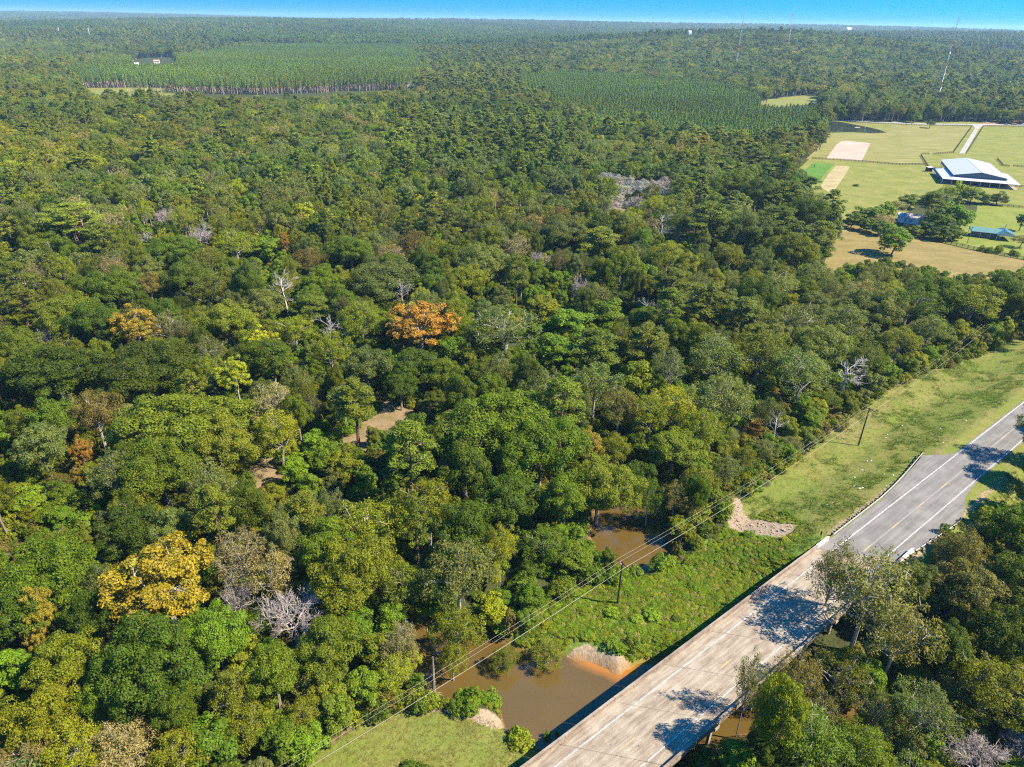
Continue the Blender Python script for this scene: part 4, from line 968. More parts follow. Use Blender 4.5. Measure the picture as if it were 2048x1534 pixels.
CAT = [
 (325, 1168, 112, 'sycamore', 'ye', 19, 'large golden yellow sycamore near the lower left of the wood'), (75, 1225, 36, 'sycamore', 'oy', 15, 'narrow amber sycamore at the left edge below the golden one'), (70, 1270, 24, 'sycamore', 'oy', 10, None),
 (290, 1325, 112, 'oak', 'dk', 17, 'broad dark green oak just below the golden sycamore'), (432, 1275, 62, 'oak', 'br', 14, 'rounded bright green oak touching the golden sycamore on its right'),
 (130, 1318, 66, 'oak', 'yg', 14, 'yellow green oak left of the broad dark oak'), (85, 1430, 72, 'oak', 'yg', 13, None), (95, 1150, 95, 'oak', 'md', 16, None), (30, 1230, 55, 'oak', 'dk', 15, None), (185, 1232, 48, 'oak', 'dk', 14, None),
 (580, 1212, 84, 'bare', 'bare', 14, 'mauve grey leafless tree right of the golden sycamore'), (480, 1115, 62, 'sparse', 'tan', 15, 'pale tan half bare tree right of the golden sycamore top'), (545, 1150, 50, 'sparse', 'tan', 14, None), (470, 1180, 40, 'bare', 'tan', 12, None),
 (655, 1285, 66, 'oak', 'md', 13, None), (545, 1345, 60, 'oak', 'md', 13, None), (470, 1390, 48, 'airy', 'ol', 12, None), (705, 1140, 90, 'oak', 'ol', 16, None), (650, 1090, 60, 'oak', 'md', 15, None), (745, 1055, 80, 'airy', 'yg', 14, None), (800, 1160, 55, 'airy', 'ol', 14, None),
 (915, 1145, 76, 'airy', 'gg', 16, 'tall grey green tree left of the creek pool'), (1000, 1095, 38, 'airy', 'yg', 13, None), (915, 1245, 58, 'airy', 'ol', 13, None), (905, 1300, 34, 'airy', 'yg', 10, None), (1008, 1300, 32, 'airy', 'ol', 6, 'leafy bush leaning over the river pool, left of the sandy beach'), (1020, 1255, 22, 'shrub', 'bn', 5, None), (1095, 1292, 38, 'airy', 'ol', 5.5, None),
 (800, 1290, 46, 'airy', 'tan', 9, None), (785, 1345, 46, 'airy', 'yg', 7, None), (730, 1370, 42, 'young', 'br', 7, None), (660, 1400, 40, 'young', 'yg', 7, None), (610, 1430, 46, 'airy', 'ol', 7, None), (560, 1470, 50, 'young', 'md', 7, None), (500, 1450, 55, 'airy', 'yg', 8, None), (430, 1480, 60, 'young', 'br', 8, None), (360, 1500, 60, 'airy', 'yg', 8, None), (250, 1495, 70, 'airy', 'tan', 9, None), (150, 1500, 70, 'airy', 'yg', 9, None), (50, 1505, 60, 'airy', 'tan', 9, None), (350, 1420, 45, 'oak', 'md', 12, None), (25, 1345, 42, 'young', 'br', 9, None), (210, 1400, 50, 'oak', 'br', 12, None),
 (360, 850, 125, 'oak', 'ol', 18, 'very broad olive green oak in the left middle of the wood'), (320, 935, 85, 'oak', 'md', 16, None), (440, 880, 75, 'oak', 'ol', 16, None), (108, 740, 90, 'oak', 'dk', 17, None), (300, 735, 100, 'oak', 'dk', 17, None), (190, 825, 50, 'airy', 'bn', 16, 'brownish thin crowned tree left of the very broad olive oak'), (82, 895, 52, 'oak', 'gg', 16, None), (165, 905, 24, 'sycamore', 'og', 11, 'small orange tree between dark oaks at the left'), (160, 950, 18, 'sycamore', 'oy', 8, None),
 (225, 950, 44, 'airy', 'gg', 15, None), (260, 1010, 40, 'airy', 'ol', 12, None), (120, 965, 24, 'airy', 'bn', 7, None), (60, 1005, 40, 'young', 'br', 6, None), (110, 1030, 38, 'young', 'br', 5, None), (170, 1045, 36, 'shrub', 'br', 4, None), (20, 1050, 26, 'shrub', 'yg', 4, None), (260, 1065, 62, 'oak', 'dk', 15, None), (340, 1060, 50, 'oak', 'gg', 14, None),
 (470, 752, 40, 'sycamore', 'py', 15, 'lime yellow tree above the very broad olive oak'), (270, 652, 50, 'sycamore', 'oy', 17, 'amber half bare tree left of centre in the wood'), (88, 665, 30, 'bare', 'bare', 12, 'grey bare treetop at the left edge of the wood'),
 (592, 938, 30, 'young', 'br', 9, 'lone bright green young tree casting a shadow on the dirt clearing'), (650, 925, 36, 'young', 'br', 9, None), (690, 935, 34, 'young', 'yg', 9, None), (625, 890, 30, 'young', 'br', 8, None), (720, 945, 26, 'young', 'br', 7, None),
 (707, 795, 56, 'pine', 'pn', 19, 'pine with exposed trunk standing by the brown dirt clearing'), (818, 893, 60, 'pine', 'pn', 24, 'tall pine with long bare trunk right of the dirt clearing'), (745, 870, 14, 'young', 'ol', 6, None),
 (1000, 850, 118, 'oak', 'md', 20, 'largest dark green oak in the centre, beside the tall pine'), (1080, 890, 90, 'oak', 'md', 19, None), (930, 930, 62, 'oak', 'dk', 17, None), (1200, 960, 80, 'oak', 'ol', 17, 'broad olive oak leaning over the dark creek pool'), (1130, 990, 55, 'oak', 'md', 14, None), (1010, 1000, 62, 'oak', 'dk', 14, None), (1090, 1090, 50, 'airy', 'md', 9, None), (1150, 1120, 40, 'young', 'md', 6, None), (1060, 1125, 28, 'shrub', 'dk', 4, None), (1217, 1120, 20, 'young', 'dk', 6, None), (1180, 1150, 32, 'shrub', 'md', 3.5, None), (1120, 1180, 30, 'shrub', 'md', 3, None),
 (842, 650, 74, 'sycamore', 'og', 20, 'large bright orange tree in the middle of the wood'), (830, 730, 48, 'oak', 'dk', 14, None), (880, 745, 40, 'oak', 'md', 13, None), (900, 700, 34, 'young', 'br', 10, None), (800, 770, 34, 'oak', 'dk', 12, None),
 (960, 520, 62, 'oak', 'gg', 18, None), (1010, 655, 74, 'sparse', 'gg', 18, None), (930, 560, 45, 'oak', 'ol', 16, None), (568, 572, 30, 'snag', 'bare', 17, 'white dead tree with a forked trunk left of the orange tree'), (655, 655, 28, 'snag', 'bare', 14, None), (800, 580, 22, 'snag', 'bare', 15, None), (770, 555, 78, 'oak', 'gg', 17, None), (700, 500, 50, 'oak', 'md', 16, None), (660, 700, 44, 'airy', 'ol', 16, None), (720, 640, 50, 'airy', 'ol', 16, None), (620, 610, 42, 'pine', 'pn', 15, None), (630, 745, 22, 'young', 'br', 9, None), (540, 715, 52, 'oak', 'dk', 16, None), (590, 660, 40, 'airy', 'yg', 14, None), (570, 487, 13, 'sycamore', 'og', 14, 'small orange treetop below the pale bare crowns'), (540, 495, 40, 'young', 'br', 10, None), (670, 515, 19, 'young', 'br', 10, None), (615, 520, 34, 'airy', 'bn', 13, None), (470, 485, 44, 'airy', 'yg', 14, 'mustard green feathery tree below the grey bare crowns at left'), (445, 450, 34, 'airy', 'ol', 14, None),
 (395, 460, 30, 'bare', 'bare', 15, 'pale grey bare tree left of the mustard green tree'), (325, 425, 24, 'bare', 'bare', 16, 'thin pale bare tree farthest left of the grey crowns'), (290, 465, 20, 'bare', 'bare', 12, None), (100, 495, 12, 'snag', 'bare', 14, None),
 (140, 430, 66, 'pine', 'yg', 22, 'broad yellow green layered pine in the upper left wood'), (32, 555, 46, 'pine', 'pn', 21, None), (40, 600, 40, 'pine', 'pn', 19, None), (350, 500, 55, 'oak', 'md', 16, None), (380, 555, 60, 'oak', 'dk', 16, None), (230, 570, 58, 'oak', 'md', 16, None), (130, 625, 60, 'oak', 'ol', 16, None), (190, 640, 60, 'oak', 'dk', 16, None), (460, 640, 60, 'oak', 'ol', 15, None), (420, 580, 50, 'airy', 'ol', 15, None), (300, 570, 30, 'oak', 'bn', 14, None),
 (1345, 815, 60, 'airy', 'yg', 16, 'yellowish feathery tree beyond the dark creek pool'), (1400, 860, 50, 'airy', 'yg', 14, None), (1300, 830, 45, 'airy', 'yg', 15, None), (1350, 900, 60, 'oak', 'md', 12, None), (1240, 815, 48, 'airy', 'bn', 16, 'brownish thin crowned tree above the leaning creek oak'), (1190, 770, 55, 'airy', 'gg', 17, None), (1270, 760, 40, 'young', 'yg', 12, None),
 (1190, 695, 62, 'pine', 'pn', 21, 'broad dark pine with visible trunk right of the orange tree'), (1295, 680, 56, 'pine', 'pn', 20, None), (1140, 645, 42, 'young', 'br', 11, None), (1090, 620, 40, 'young', 'yg', 11, None), (1210, 630, 40, 'young', 'br', 11, None), (1110, 700, 40, 'young', 'br', 10, None), (1440, 800, 70, 'airy', 'gg', 17, None), (1430, 715, 60, 'airy', 'gg', 17, None), (1520, 705, 66, 'airy', 'ol', 17, None), (1600, 745, 66, 'airy', 'gg', 17, 'large grey green tree at the wood edge opposite the far utility pole'), (1540, 810, 36, 'airy', 'gg', 12, None), (1555, 850, 20, 'snag', 'bare', 10, None), (1640, 690, 60, 'oak', 'gg', 18, None), (1690, 650, 60, 'airy', 'gg', 18, None), (1750, 610, 60, 'oak', 'gg', 18, None), (1820, 610, 60, 'airy', 'md', 17, None), (1880, 590, 60, 'oak', 'md', 17, None), (1950, 600, 60, 'airy', 'ol', 17, None), (2020, 590, 60, 'oak', 'md', 18, None), (1700, 740, 36, 'snag', 'bare', 14, None), (1740, 715, 40, 'airy', 'ol', 12, None), (1800, 680, 40, 'airy', 'ol', 12, None), (1860, 660, 40, 'airy', 'gg', 13, None), (1630, 830, 30, 'young', 'md', 7, None), (1660, 800, 24, 'airy', 'ol', 7, None),
 (1300, 985, 34, 'airy', 'md', 13, None), (1395, 985, 26, 'oak', 'md', 12, None), (1275, 940, 40, 'oak', 'dk', 13, None), (1352, 1000, 32, 'airy', 'bn', 10, 'small brownish tree between the creek pool and the power lines'), (1385, 1010, 24, 'airy', 'yg', 7, None), (1400, 960, 40, 'airy', 'ol', 9, None), (1450, 940, 36, 'airy', 'gg', 9, None), (1490, 915, 30, 'airy', 'ol', 8, None), (1530, 900, 30, 'airy', 'gg', 8, None), (1580, 890, 26, 'airy', 'gg', 6, None), (1370, 1060, 22, 'shrub', 'md', 3, None),
 (1420, 600, 58, 'pine', 'pn', 22, None), (1490, 625, 56, 'pine', 'pn', 20, None), (1345, 565, 48, 'pine', 'pn', 20, None), (1240, 600, 30, 'young', 'dk', 9, None), (1380, 490, 20, 'young', 'br', 10, None), (1115, 560, 24, 'young', 'br', 9, None), (1325, 450, 22, 'snag', 'bare', 18, 'white dead tree among dark trees below the grey thicket'), (1200, 475, 50, 'pine', 'pn', 18, None), (1130, 460, 55, 'oak', 'gg', 17, None), (1450, 500, 30, 'young', 'md', 12, None), (1460, 510, 34, 'airy', 'ol', 14, None),
 (1420, 430, 58, 'pine', 'pn', 25, None), (1500, 460, 55, 'oak', 'gg', 22, None), (1560, 440, 52, 'pine', 'pn', 25, None), (1610, 430, 52, 'oak', 'dk', 23, None), (1640, 470, 46, 'pine', 'pn', 24, None), (1590, 500, 52, 'oak', 'ol', 20, None), (1520, 385, 45, 'oak', 'dk', 22, None), (1580, 385, 44, 'pine', 'pn', 24, None), (1470, 365, 45, 'oak', 'md', 20, None),
 (1790, 480, 33, 'young', 'br', 13, 'lone round green tree standing in the dry hay field'), (1705, 440, 20, 'young', 'md', 8, None), (1725, 428, 24, 'young', 'ol', 9, None), (1750, 430, 24, 'young', 'md', 9, None), (1735, 448, 20, 'young', 'dk', 7, None), (1770, 438, 22, 'airy', 'tan', 8, None), (1775, 418, 18, 'young', 'br', 8, None), (1795, 412, 22, 'airy', 'tan', 8, None), (1822, 402, 24, 'young', 'ol', 8, None), (1760, 455, 20, 'young', 'dk', 7, None),
 (1868, 400, 34, 'pine', 'pn', 19, 'tall dark pine beside the small white house'), (1878, 440, 28, 'young', 'dk', 12, None), (1900, 425, 30, 'young', 'md', 13, None), (1925, 432, 25, 'young', 'br', 12, None), (1852, 455, 18, 'young', 'dk', 7, None), (1880, 465, 24, 'young', 'dk', 7, None), (1908, 465, 22, 'young', 'md', 7, None), (1832, 462, 15, 'young', 'ol', 6, None), (1945, 388, 26, 'young', 'ol', 9, None), (1920, 378, 16, 'young', 'yg', 11, None), (1895, 385, 22, 'airy', 'ol', 12, None), (1970, 395, 16, 'young', 'md', 7, None), (1997, 397, 17, 'young', 'dk', 7, 'dark round tree on the grass between barn and bright yard'), (1862, 246, 10, 'oak', 'md', 8, 'lone small tree at the lane edge of the mown field'), (1712, 371, 6, 'shrub', 'dk', 1.6, 'small dark bush alone in the near pasture'), (2044, 480, 18, 'airy', 'bn', 6, None), (2046, 440, 14, 'oak', 'dk', 9, None), (1690, 201, 8, 'shrub', 'py', 4, 'yellow flowering bush at the far meadow edge'),
 (1740, 1190, 94, 'sparse', 'so', 21, 'large sparse olive tree overhanging the bridge deck'), (1670, 1150, 50, 'sparse', 'so', 19, None), (1800, 1270, 70, 'sparse', 'so', 17, None), (1935, 1185, 66, 'oak', 'so', 15, 'dense olive oak right of the sparse tree by the road'), (2030, 1060, 55, 'oak', 'md', 15, None), (2030, 1170, 60, 'oak', 'dk', 16, None), (1890, 1060, 12, 'shrub', 'md', 2.5, None),
 (1560, 1430, 56, 'oak', 'yg', 20, 'bright yellow green tree beside the water under the bridge'), (1500, 1368, 32, 'sparse', 'so', 18, 'thin tan tree touching the near bridge parapet'), (1600, 1335, 48, 'sparse', 'so', 15, None), (1690, 1345, 62, 'sparse', 'ol', 11, None), (1640, 1390, 44, 'sparse', 'so', 9, None), (1750, 1410, 50, 'sparse', 'gg', 9, None), (1630, 1490, 80, 'airy', 'md', 11, None), (1530, 1500, 50, 'oak', 'dk', 8, None), (1730, 1500, 60, 'airy', 'md', 10, None), (1850, 1420, 64, 'sparse', 'gg', 12, None), (1985, 1375, 76, 'airy', 'ol', 13, None), (1900, 1300, 50, 'oak', 'dk', 12, None), (2000, 1270, 60, 'oak', 'dk', 14, None), (1960, 1500, 70, 'bare', 'bare', 9, 'pale leafless tree in the lower right corner'), (2050, 1480, 60, 'bare', 'tan', 9, None), (1860, 1510, 40, 'shrub', 'br', 4, None), (1400, 1520, 40, 'shrub', 'md', 3.5, 'low green bush at the bottom edge against the bridge pier'), (1470, 1515, 40, 'young', 'br', 5, None),
 (2085, 850, 44, 'airy', 'ol', 15, None), (2110, 900, 50, 'oak', 'md', 16, None), (2095, 975, 50, 'oak', 'ol', 15, None),
 (1265, 1292, 18, 'shrub', 'md', 2.4, 'round green bush between the sandy beach and the bridge'), (1040, 1480, 30, 'shrub', 'yg', 2.6, 'leafy bush at the corner of the low field and the river'), (1095, 1462, 9, 'shrub', 'br', 2.5, None), (1114, 1456, 7, 'shrub', 'br', 2.5, None), (936, 1412, 11, 'shrub', 'ol', .9, None), (978, 1409, 10, 'shrub', 'yg', .9, None), (888, 1406, 9, 'shrub', 'yg', .9, None),
]
for c in CAT: plant(*c)
# standing dead trunk at the river bank
p = at(868, 1395, -.3); g = thing('dead_snag', 'tall bare dead trunk standing at the river edge under the wires', 'tree trunk', (p[0], p[1], -.6))
mb = MB(); rs = np.random.RandomState(2); mb.tube([(0, 0, -1), (.05, 0, 3), (.1, .05, 6.5), (.15, 0, 9.5)], [.42, .27, .21, .1], 8); link('trunk', mb.mesh('trunk', plain('vine_bound_bark', (.22, .155, .10), .95, .1, sc=3, var=.4)), g)
mb = MB()
for i in range(16): a = i*2.4; mb.tube([(0, 0, .9), (cos(a)*.9, sin(a)*.9, .4+rs.rand()*.4), (cos(a)*1.9, sin(a)*1.6, rs.uniform(-.7, .4))], [.1, .06, .02], 4)
for i in range(12): a = i*2.4; z = 1.5+i*.62; mb.tube([(0, 0, z), (cos(a)*.6, sin(a)*.6, z+.25)], [.04, .02], 3)
link('root', mb.mesh('root', M_BARK), g)

# ---- filling the rest of the wood
CLEAR = [
 [(1475, 1080), (1462, 1010), (1500, 985), (1560, 962), (1650, 872), (1710, 822), (1780, 778), (1860, 745), (1960, 720), (2070, 665), (2070, 1000), (1930, 1005), (1925, 1060), (1820, 1095), (1660, 1110), (1600, 1090)],
 [(1130, 1300), (1060, 1262), (1130, 1190), (1240, 1165), (1350, 1130), (1440, 1060), (1600, 1080), (1620, 1110), (1290, 1345)],
 [(1029, 1540), (1640, 1090), (1790, 1095), (1700, 1180), (1640, 1240), (1480, 1385), (1310, 1540)],
 [(875, 1330), (960, 1352), (1000, 1340), (1060, 1320), (1130, 1310), (1280, 1350), (1080, 1490), (1000, 1440), (990, 1400), (880, 1395)],
 [(600, 1540), (690, 1462), (860, 1420), (1000, 1450), (1060, 1490), (1010, 1540)],
 [(1190, 1062), (1240, 1022), (1280, 1012), (1320, 1070), (1345, 1120), (1240, 1145), (1192, 1100)],
 [(690, 880), (740, 830), (775, 800), (800, 800), (835, 826), (790, 850), (770, 870), (745, 900), (705, 905)], [(496, 950), (505, 925), (540, 908), (565, 925), (560, 965), (510, 975)],
 [(1640, 545), (1688, 455), (1760, 470), (1830, 478), (1990, 506), (2070, 522), (2070, 540), (1920, 552), (1770, 520)],
 [(1605, 330), (1662, 285), (1656, 255), (1656, 240), (1700, 243), (1830, 246), (1960, 244), (2070, 252), (2500, 262), (2500, 420), (2070, 398), (1950, 385), (1900, 372), (1850, 385), (1800, 398), (1700, 428), (1682, 410), (1610, 352)],
 [(1955, 408), (2070, 418), (2500, 450), (2500, 560), (2070, 515), (1890, 480), (1935, 470), (1958, 445)], [(1790, 425), (1845, 425), (1845, 446), (1790, 446)],
 [(1508, 206), (1560, 196), (1636, 190), (1640, 203), (1560, 210)], [(170, 177), (340, 175), (345, 182), (180, 187)],
 [(1420, 1480), (1440, 1420), (1470, 1400), (1512, 1440), (1500, 1474)], [(-10, 785), (10, 785), (18, 850), (8, 880), (-10, 880)], [(-10, 1095), (10, 1098), (16, 1112), (-10, 1125)],
 [(262, 121), (300, 117), (346, 116), (356, 120), (345, 125), (270, 127)]]
CLEAR.append([(840, 1392), (1000, 1392), (1015, 1450), (1045, 1482), (1075, 1500), (1000, 1465), (850, 1432)])
CLEAR = [np.array(c, float) for c in CLEAR]
TRUNKS = np.array([(160, 152), (300, 163), (520, 166), (650, 160), (830, 158), (820, 176), (640, 190), (520, 193), (340, 188), (170, 182)], float)
PL1 = np.array([(140, 146), (220, 128), (330, 116), (440, 106), (620, 100), (830, 96), (855, 128), (845, 152), (640, 160), (520, 165), (300, 160), (165, 152)], float)
PL2 = np.array([(1000, 152), (1120, 140), (1300, 150), (1440, 160), (1640, 212), (1650, 262), (1480, 268), (1300, 245), (1180, 225), (1060, 185)], float)
PLW = [poly([(165, 184), (340, 187), (520, 190), (640, 186), (835, 180), (850, 150), (835, 105), (620, 104), (450, 112), (385, 128), (300, 131), (200, 140), (140, 160)])]
THICK = np.array([(1180, 330), (1300, 350), (1370, 335), (1340, 372), (1290, 400), (1240, 430), (1205, 425), (1230, 390)], float)
def blocked(x, y, R, h):
    bad = np.zeros(np.shape(x), bool)
    smp = []
    for zf, rf in ((0, 0), (.3, 0), (.62, 0), (.62, .8), (.62, -.8), (.97, 0), (.8, .5), (.8, -.5), (.4, .55), (.4, -.55)):
        u, v, w = proj(np.stack([x+R*rf, y, h*zf], -1)); smp.append((u, v))
        for c in CLEAR: bad |= inside(c, u, v)
    s, o = so(x, y)
    bad |= (o < 9.5+R*.6) & (o > -13.5-R*.3) & (s > 60)
    bad |= (o < 4+R*.6) & (o > -11-R*.6) & (s <= 60)
    near = (y < 240)
    rd = np.full(np.shape(x), 99.); rd[near] = river_d(x[near], y[near]); bad |= rd < .8
    pl = line_dist(np.array(POLES), x, y); bad |= (pl < 4.5+R*.5) & near
    return bad, smp
fr = np.random.RandomState(21)
tx = np.array([t_['x'] for t_ in trees]); ty = np.array([t_['y'] for t_ in trees]); tR = np.array([t_['R'] for t_ in trees])
NEAR = 430.
def zone_mix(u, v, x, y):
    """probabilities by part of the wood"""
    k = [('oak', 'dk', .12), ('oak', 'md', .18), ('oak', 'ol', .15), ('oak', 'gg', .08), ('airy', 'ol', .13), ('airy', 'gg', .13), ('airy', 'yg', .07), ('sparse', 'tan', .03), ('sparse', 'gg', .05), ('airy', 'bn', .015), ('pine', 'pn', .09), ('young', 'br', .06), ('young', 'yg', .03), ('young', 'md', .03), ('bare', 'bare', .02), ('snag', 'bare', .007), ('sycamore', 'oy', .003), ('sycamore', 'py', .01)]
    f = {}
    if u > 1380 and v > 250 and v < 520: f = dict(pine=3.2, dk=1.6, yg=.3, br=.2)
    elif 780 < u < 1100 and v < 330: f = dict(pine=6, ol=1.4, young=.3)
    elif u < 260 and v < 480: f = dict(yg=2.4, ol=1.5, tan=2, dk=.5)
    elif u > 900 and u < 1350 and v > 280 and v < 460: f = dict(gg=2.2, airy=1.6, tan=1.8, bare=2.5)
    elif u > 1400 and v > 520 and v < 900: f = dict(gg=3, airy=1.5, br=.4, pine=.5)
    elif u > 1400 and v > 1000: f = dict(airy=2, gg=1.5, pine=0)
    elif v > 420 and u < 600: f = dict(dk=1.5, md=1.3)
    w = [p*f.get(a, 1)*f.get(b, 1) for a, b, p in k]
    return k, w
cell = {}
def key(x, y): return (int(x//10), int(y//10))
for i in range(len(tx)): cell.setdefault(key(tx[i], ty[i]), []).append((tx[i], ty[i], tR[i]))
N0 = 60000
cx = fr.uniform(-520, 560, N0); cy = fr.uniform(20, NEAR+25, N0)
u, v, w = proj(np.stack([cx, cy, np.full(N0, 10.)], -1))
ok = (u > -330) & (u < 2420) & (v < 2000) & (np.hypot(cx, cy) > 40); cx, cy, u, v = cx[ok], cy[ok], u[ok], v[ok]
cR = np.clip(fr.normal(5.8, 1.45, len(cx)), 3.2, 9); ch = np.clip(fr.normal(15.5, 1.6, len(cx))+(cR-5.5)*.6, 11, 20)
bad, smp = blocked(cx, cy, cR, ch)
pr = random.Random(4)
veil = np.zeros(len(cx), bool)
cu, cv, cw = proj(np.stack([cx, cy, ch*.64], -1)); cr_ = cR*F/cw
for t_ in trees:
    if not t_['cat']: continue
    Rn, hn, zn = HN[t_['kind']]; a, b, c = proj((t_['x'], t_['y'], zn*t_['h']/hn)); rr = t_['R']*F/c
    veil |= (cw < c+t_['R']*.3) & (((cu-a)/(rr*.8+cr_*.75))**2+((cv-b)/(rr*.7+cr_*.75))**2 < 1)
for i in np.nonzero(~bad)[0]:
    if veil[i]: continue
    kx, ky = key(cx[i], cy[i]); hit = False
    for a in (-1, 0, 1):
        for b in (-1, 0, 1):
            for (X, Y, r_) in cell.get((kx+a, ky+b), ()):
                if (X-cx[i])**2+(Y-cy[i])**2 < ((r_+cR[i])*.70)**2: hit = True; break
            if hit: break
        if hit: break
    if hit: continue
    cell.setdefault((kx, ky), []).append((cx[i], cy[i], cR[i]))
    k, w = zone_mix(u[i], v[i], cx[i], cy[i]); kd, tn, _ = pr.choices(k, w)[0]
    R_, h_ = cR[i], ch[i]
    if kd == 'oak' and R_ > 6.9: kd = 'grand'
    if kd == 'young': R_, h_ = R_*.72, h_*.68
    if kd == 'pine': R_, h_ = R_*.95, h_*1.33
    if kd == 'bare': R_, h_ = R_*.85, h_*.92
    if kd == 'snag': R_, h_ = 3.0, h_*.92
    if inside(THICK, u[i], v[i]): kd, tn, R_, h_ = pr.choice(['bare', 'airy', 'airy']), 'bare', R_*.9, h_*.6
    trees.append(dict(kind=kd, tint=tn, x=cx[i], y=cy[i], R=R_, h=h_, label=None, cat=False, var=pr.randrange(NVAR[kd]), rot=pr.uniform(0, 6.28)))
N1 = 16000
cx = fr.uniform(-330, 340, N1); cy = fr.uniform(36, 330, N1); u, v, w = proj(np.stack([cx, cy, np.full(N1, 3.)], -1))
ok = (u > -200) & (u < 2250) & (v < 1850); cx, cy, u, v, w = cx[ok], cy[ok], u[ok], v[ok], w[ok]
cR = fr.uniform(1.8, 3.2, len(cx)); ch = cR*fr.uniform(1.9, 2.7, len(cx)); bad, smp = blocked(cx, cy, cR, ch); lushn = vnoise(cx/26+4, cy/26+4); scell = {}
cu, cv, cw = proj(np.stack([cx, cy, ch*.6], -1))
for t_ in trees:
    if t_['label'] is None: continue
    Rn, hn, zn = HN[t_['kind']]; a, b, c = proj((t_['x'], t_['y'], zn*t_['h']/hn)); rr = t_['R']*F/c
    bad |= (cw < c) & (((cu-a)/rr)**2+((cv-b)/(rr*.85))**2 < 1)
for i in np.nonzero(~bad)[0]:
    kx, ky = key(cx[i], cy[i]); hit = False
    for a in (-1, 0, 1):
        for b in (-1, 0, 1):
            for (X, Y, r_) in cell.get((kx+a, ky+b), ()):
                if (X-cx[i])**2+(Y-cy[i])**2 < (r_*.62)**2: hit = True; break
            for (X, Y, r_) in scell.get((kx+a, ky+b), ()):
                if (X-cx[i])**2+(Y-cy[i])**2 < ((r_+cR[i])*.8)**2: hit = True; break
    if hit: continue
    scell.setdefault((kx, ky), []).append((cx[i], cy[i], cR[i]))
    tn = pr.choice(['br', 'br', 'yg', 'md', 'br']) if lushn[i] > .5 else pr.choice(['md', 'ol', 'yg', 'br', 'ol', 'gg'])
    trees.append(dict(kind='young', tint=tn, x=cx[i], y=cy[i], R=cR[i], h=ch[i], label=None, cat=False, var=pr.randrange(3), rot=pr.uniform(0, 6.28)))
print('near trees', len(trees))

# ---- which trees show largest: paint crowns into a coarse id buffer, near over far
Xs = np.array([t_['x'] for t_ in trees]); Ys = np.array([t_['y'] for t_ in trees])
dep = np.hypot(Xs, Ys); order = np.argsort(-dep)
IDB = np.full((192, 256), -1)
yy_, xx_ = np.mgrid[0:192, 0:256]
for i in order:
    t_ = trees[i]; Rn, hn, zn = HN[t_['kind']]; s_z = t_['h']/hn
    u_, v_, w_ = proj((t_['x'], t_['y'], zn*s_z)); t_['u'], t_['v'], t_['w'] = float(u_), float(v_), float(w_)
    ru = t_['R']*F/w_*.88; rv = max(ru*.8, (t_['h']-zn*s_z)*F/w_*.9)
    if u_ < -ru or u_ > 2048+ru or v_ < -rv or v_ > 1534+rv: continue
    x0, x1, y0, y1 = int((u_-ru)//8), int((u_+ru)//8)+1, int((v_-rv)//8), int((v_+rv)//8)+1
    x0, y0 = max(x0, 0), max(y0, 0)
    sub = ((xx_[y0:y1+1, x0:x1+1]*8+4-u_)/ru)**2+((yy_[y0:y1+1, x0:x1+1]*8+4-v_)/rv)**2 < 1
    IDB[y0:y1+1, x0:x1+1][sub] = i
cnt = np.bincount(IDB[IDB >= 0].ravel(), minlength=len(trees))
score = [(c + (1000 if trees[i]['label'] else 0), i) for i, c in enumerate(cnt) if c > 3 or (trees[i]['label'])]
score.sort(reverse=True)
CHOSEN = [i for _, i in score[:310]]
chosen = set(CHOSEN)
LM = [(325, 1168, 'the golden sycamore'), (842, 650, 'the orange tree'), (580, 1218, 'the mauve bare tree'), (1080, 1390, 'the river pool by the bridge'), (1265, 1090, 'the dark creek pool'), (760, 850, 'the brown dirt clearing'), (15, 835, 'the pale sand patch at left'), (1790, 482, 'the lone field tree'),
      (1236, 1165, 'the near utility pole'), (1720, 850, 'the far utility pole'), (818, 893, 'the tall bare trunked pine'), (500, 172, 'the pine plantation edge'), (1695, 300, 'the tilled sand plot'), (568, 572, 'the white dead tree'), (1280, 370, 'the grey bare thicket'), (1900, 515, 'the dry hay field'), (1420, 1350, 'the bridge middle'), (1870, 1070, 'the shaded guardrail'), (270, 652, 'the amber half bare tree'), (470, 752, 'the lime yellow tree'), (530, 940, 'the small dirt opening'), (140, 430, 'the layered pine'), (395, 460, 'the grey bare crowns'), (1822, 435, 'the small white house'), (360, 850, 'the very broad oak'), (1000, 850, 'the largest central oak'), (1740, 1190, 'the sparse overhanging tree'), (1960, 340, 'the metal barn'), (1560, 1430, 'the yellow green waterside tree'), (1325, 450, 'the dead tree among pines')]
ORD = ['closest', 'second closest', 'third closest', 'fourth closest', 'fifth closest', 'sixth closest', 'seventh closest', 'eighth closest', 'ninth closest', 'tenth closest', 'eleventh closest', 'twelfth closest']
groups = {}
for i in CHOSEN:
    t_ = trees[i]
    if t_['label']: continue
    d_, a, b, nm = min((np.hypot(t_['u']-a, (t_['v']-b)*1.3), a, b, nm) for a, b, nm in LM)
    dx, dy = t_['u']-a, (t_['v']-b)*1.2
    dr = ('right of' if dx > 0 else 'left of') if abs(dx) > abs(dy) else ('below' if dy > 0 else 'above')
    groups.setdefault((t_['tint'], t_['kind'], dr, nm), []).append((d_, i))
for (tn, kd, dr, nm), lst in groups.items():
    lst.sort()
    for r_, (d_, i) in enumerate(lst):
        word = KIND[kd][1] if kd not in ('bare', 'snag') else KIND[kd][1]
        pre = (WORD[tn]+' ' if not (kd == 'bare' and tn == 'bare') and kd != 'snag' else '')
        trees[i]['label'] = '%s%s, %s %s' % (pre, word, (ORD[min(r_, 11)]+' ' if len(lst) > 1 else ''), dr+' '+nm)
        trees[i]['label'] = ' '.join(trees[i]['label'].split())
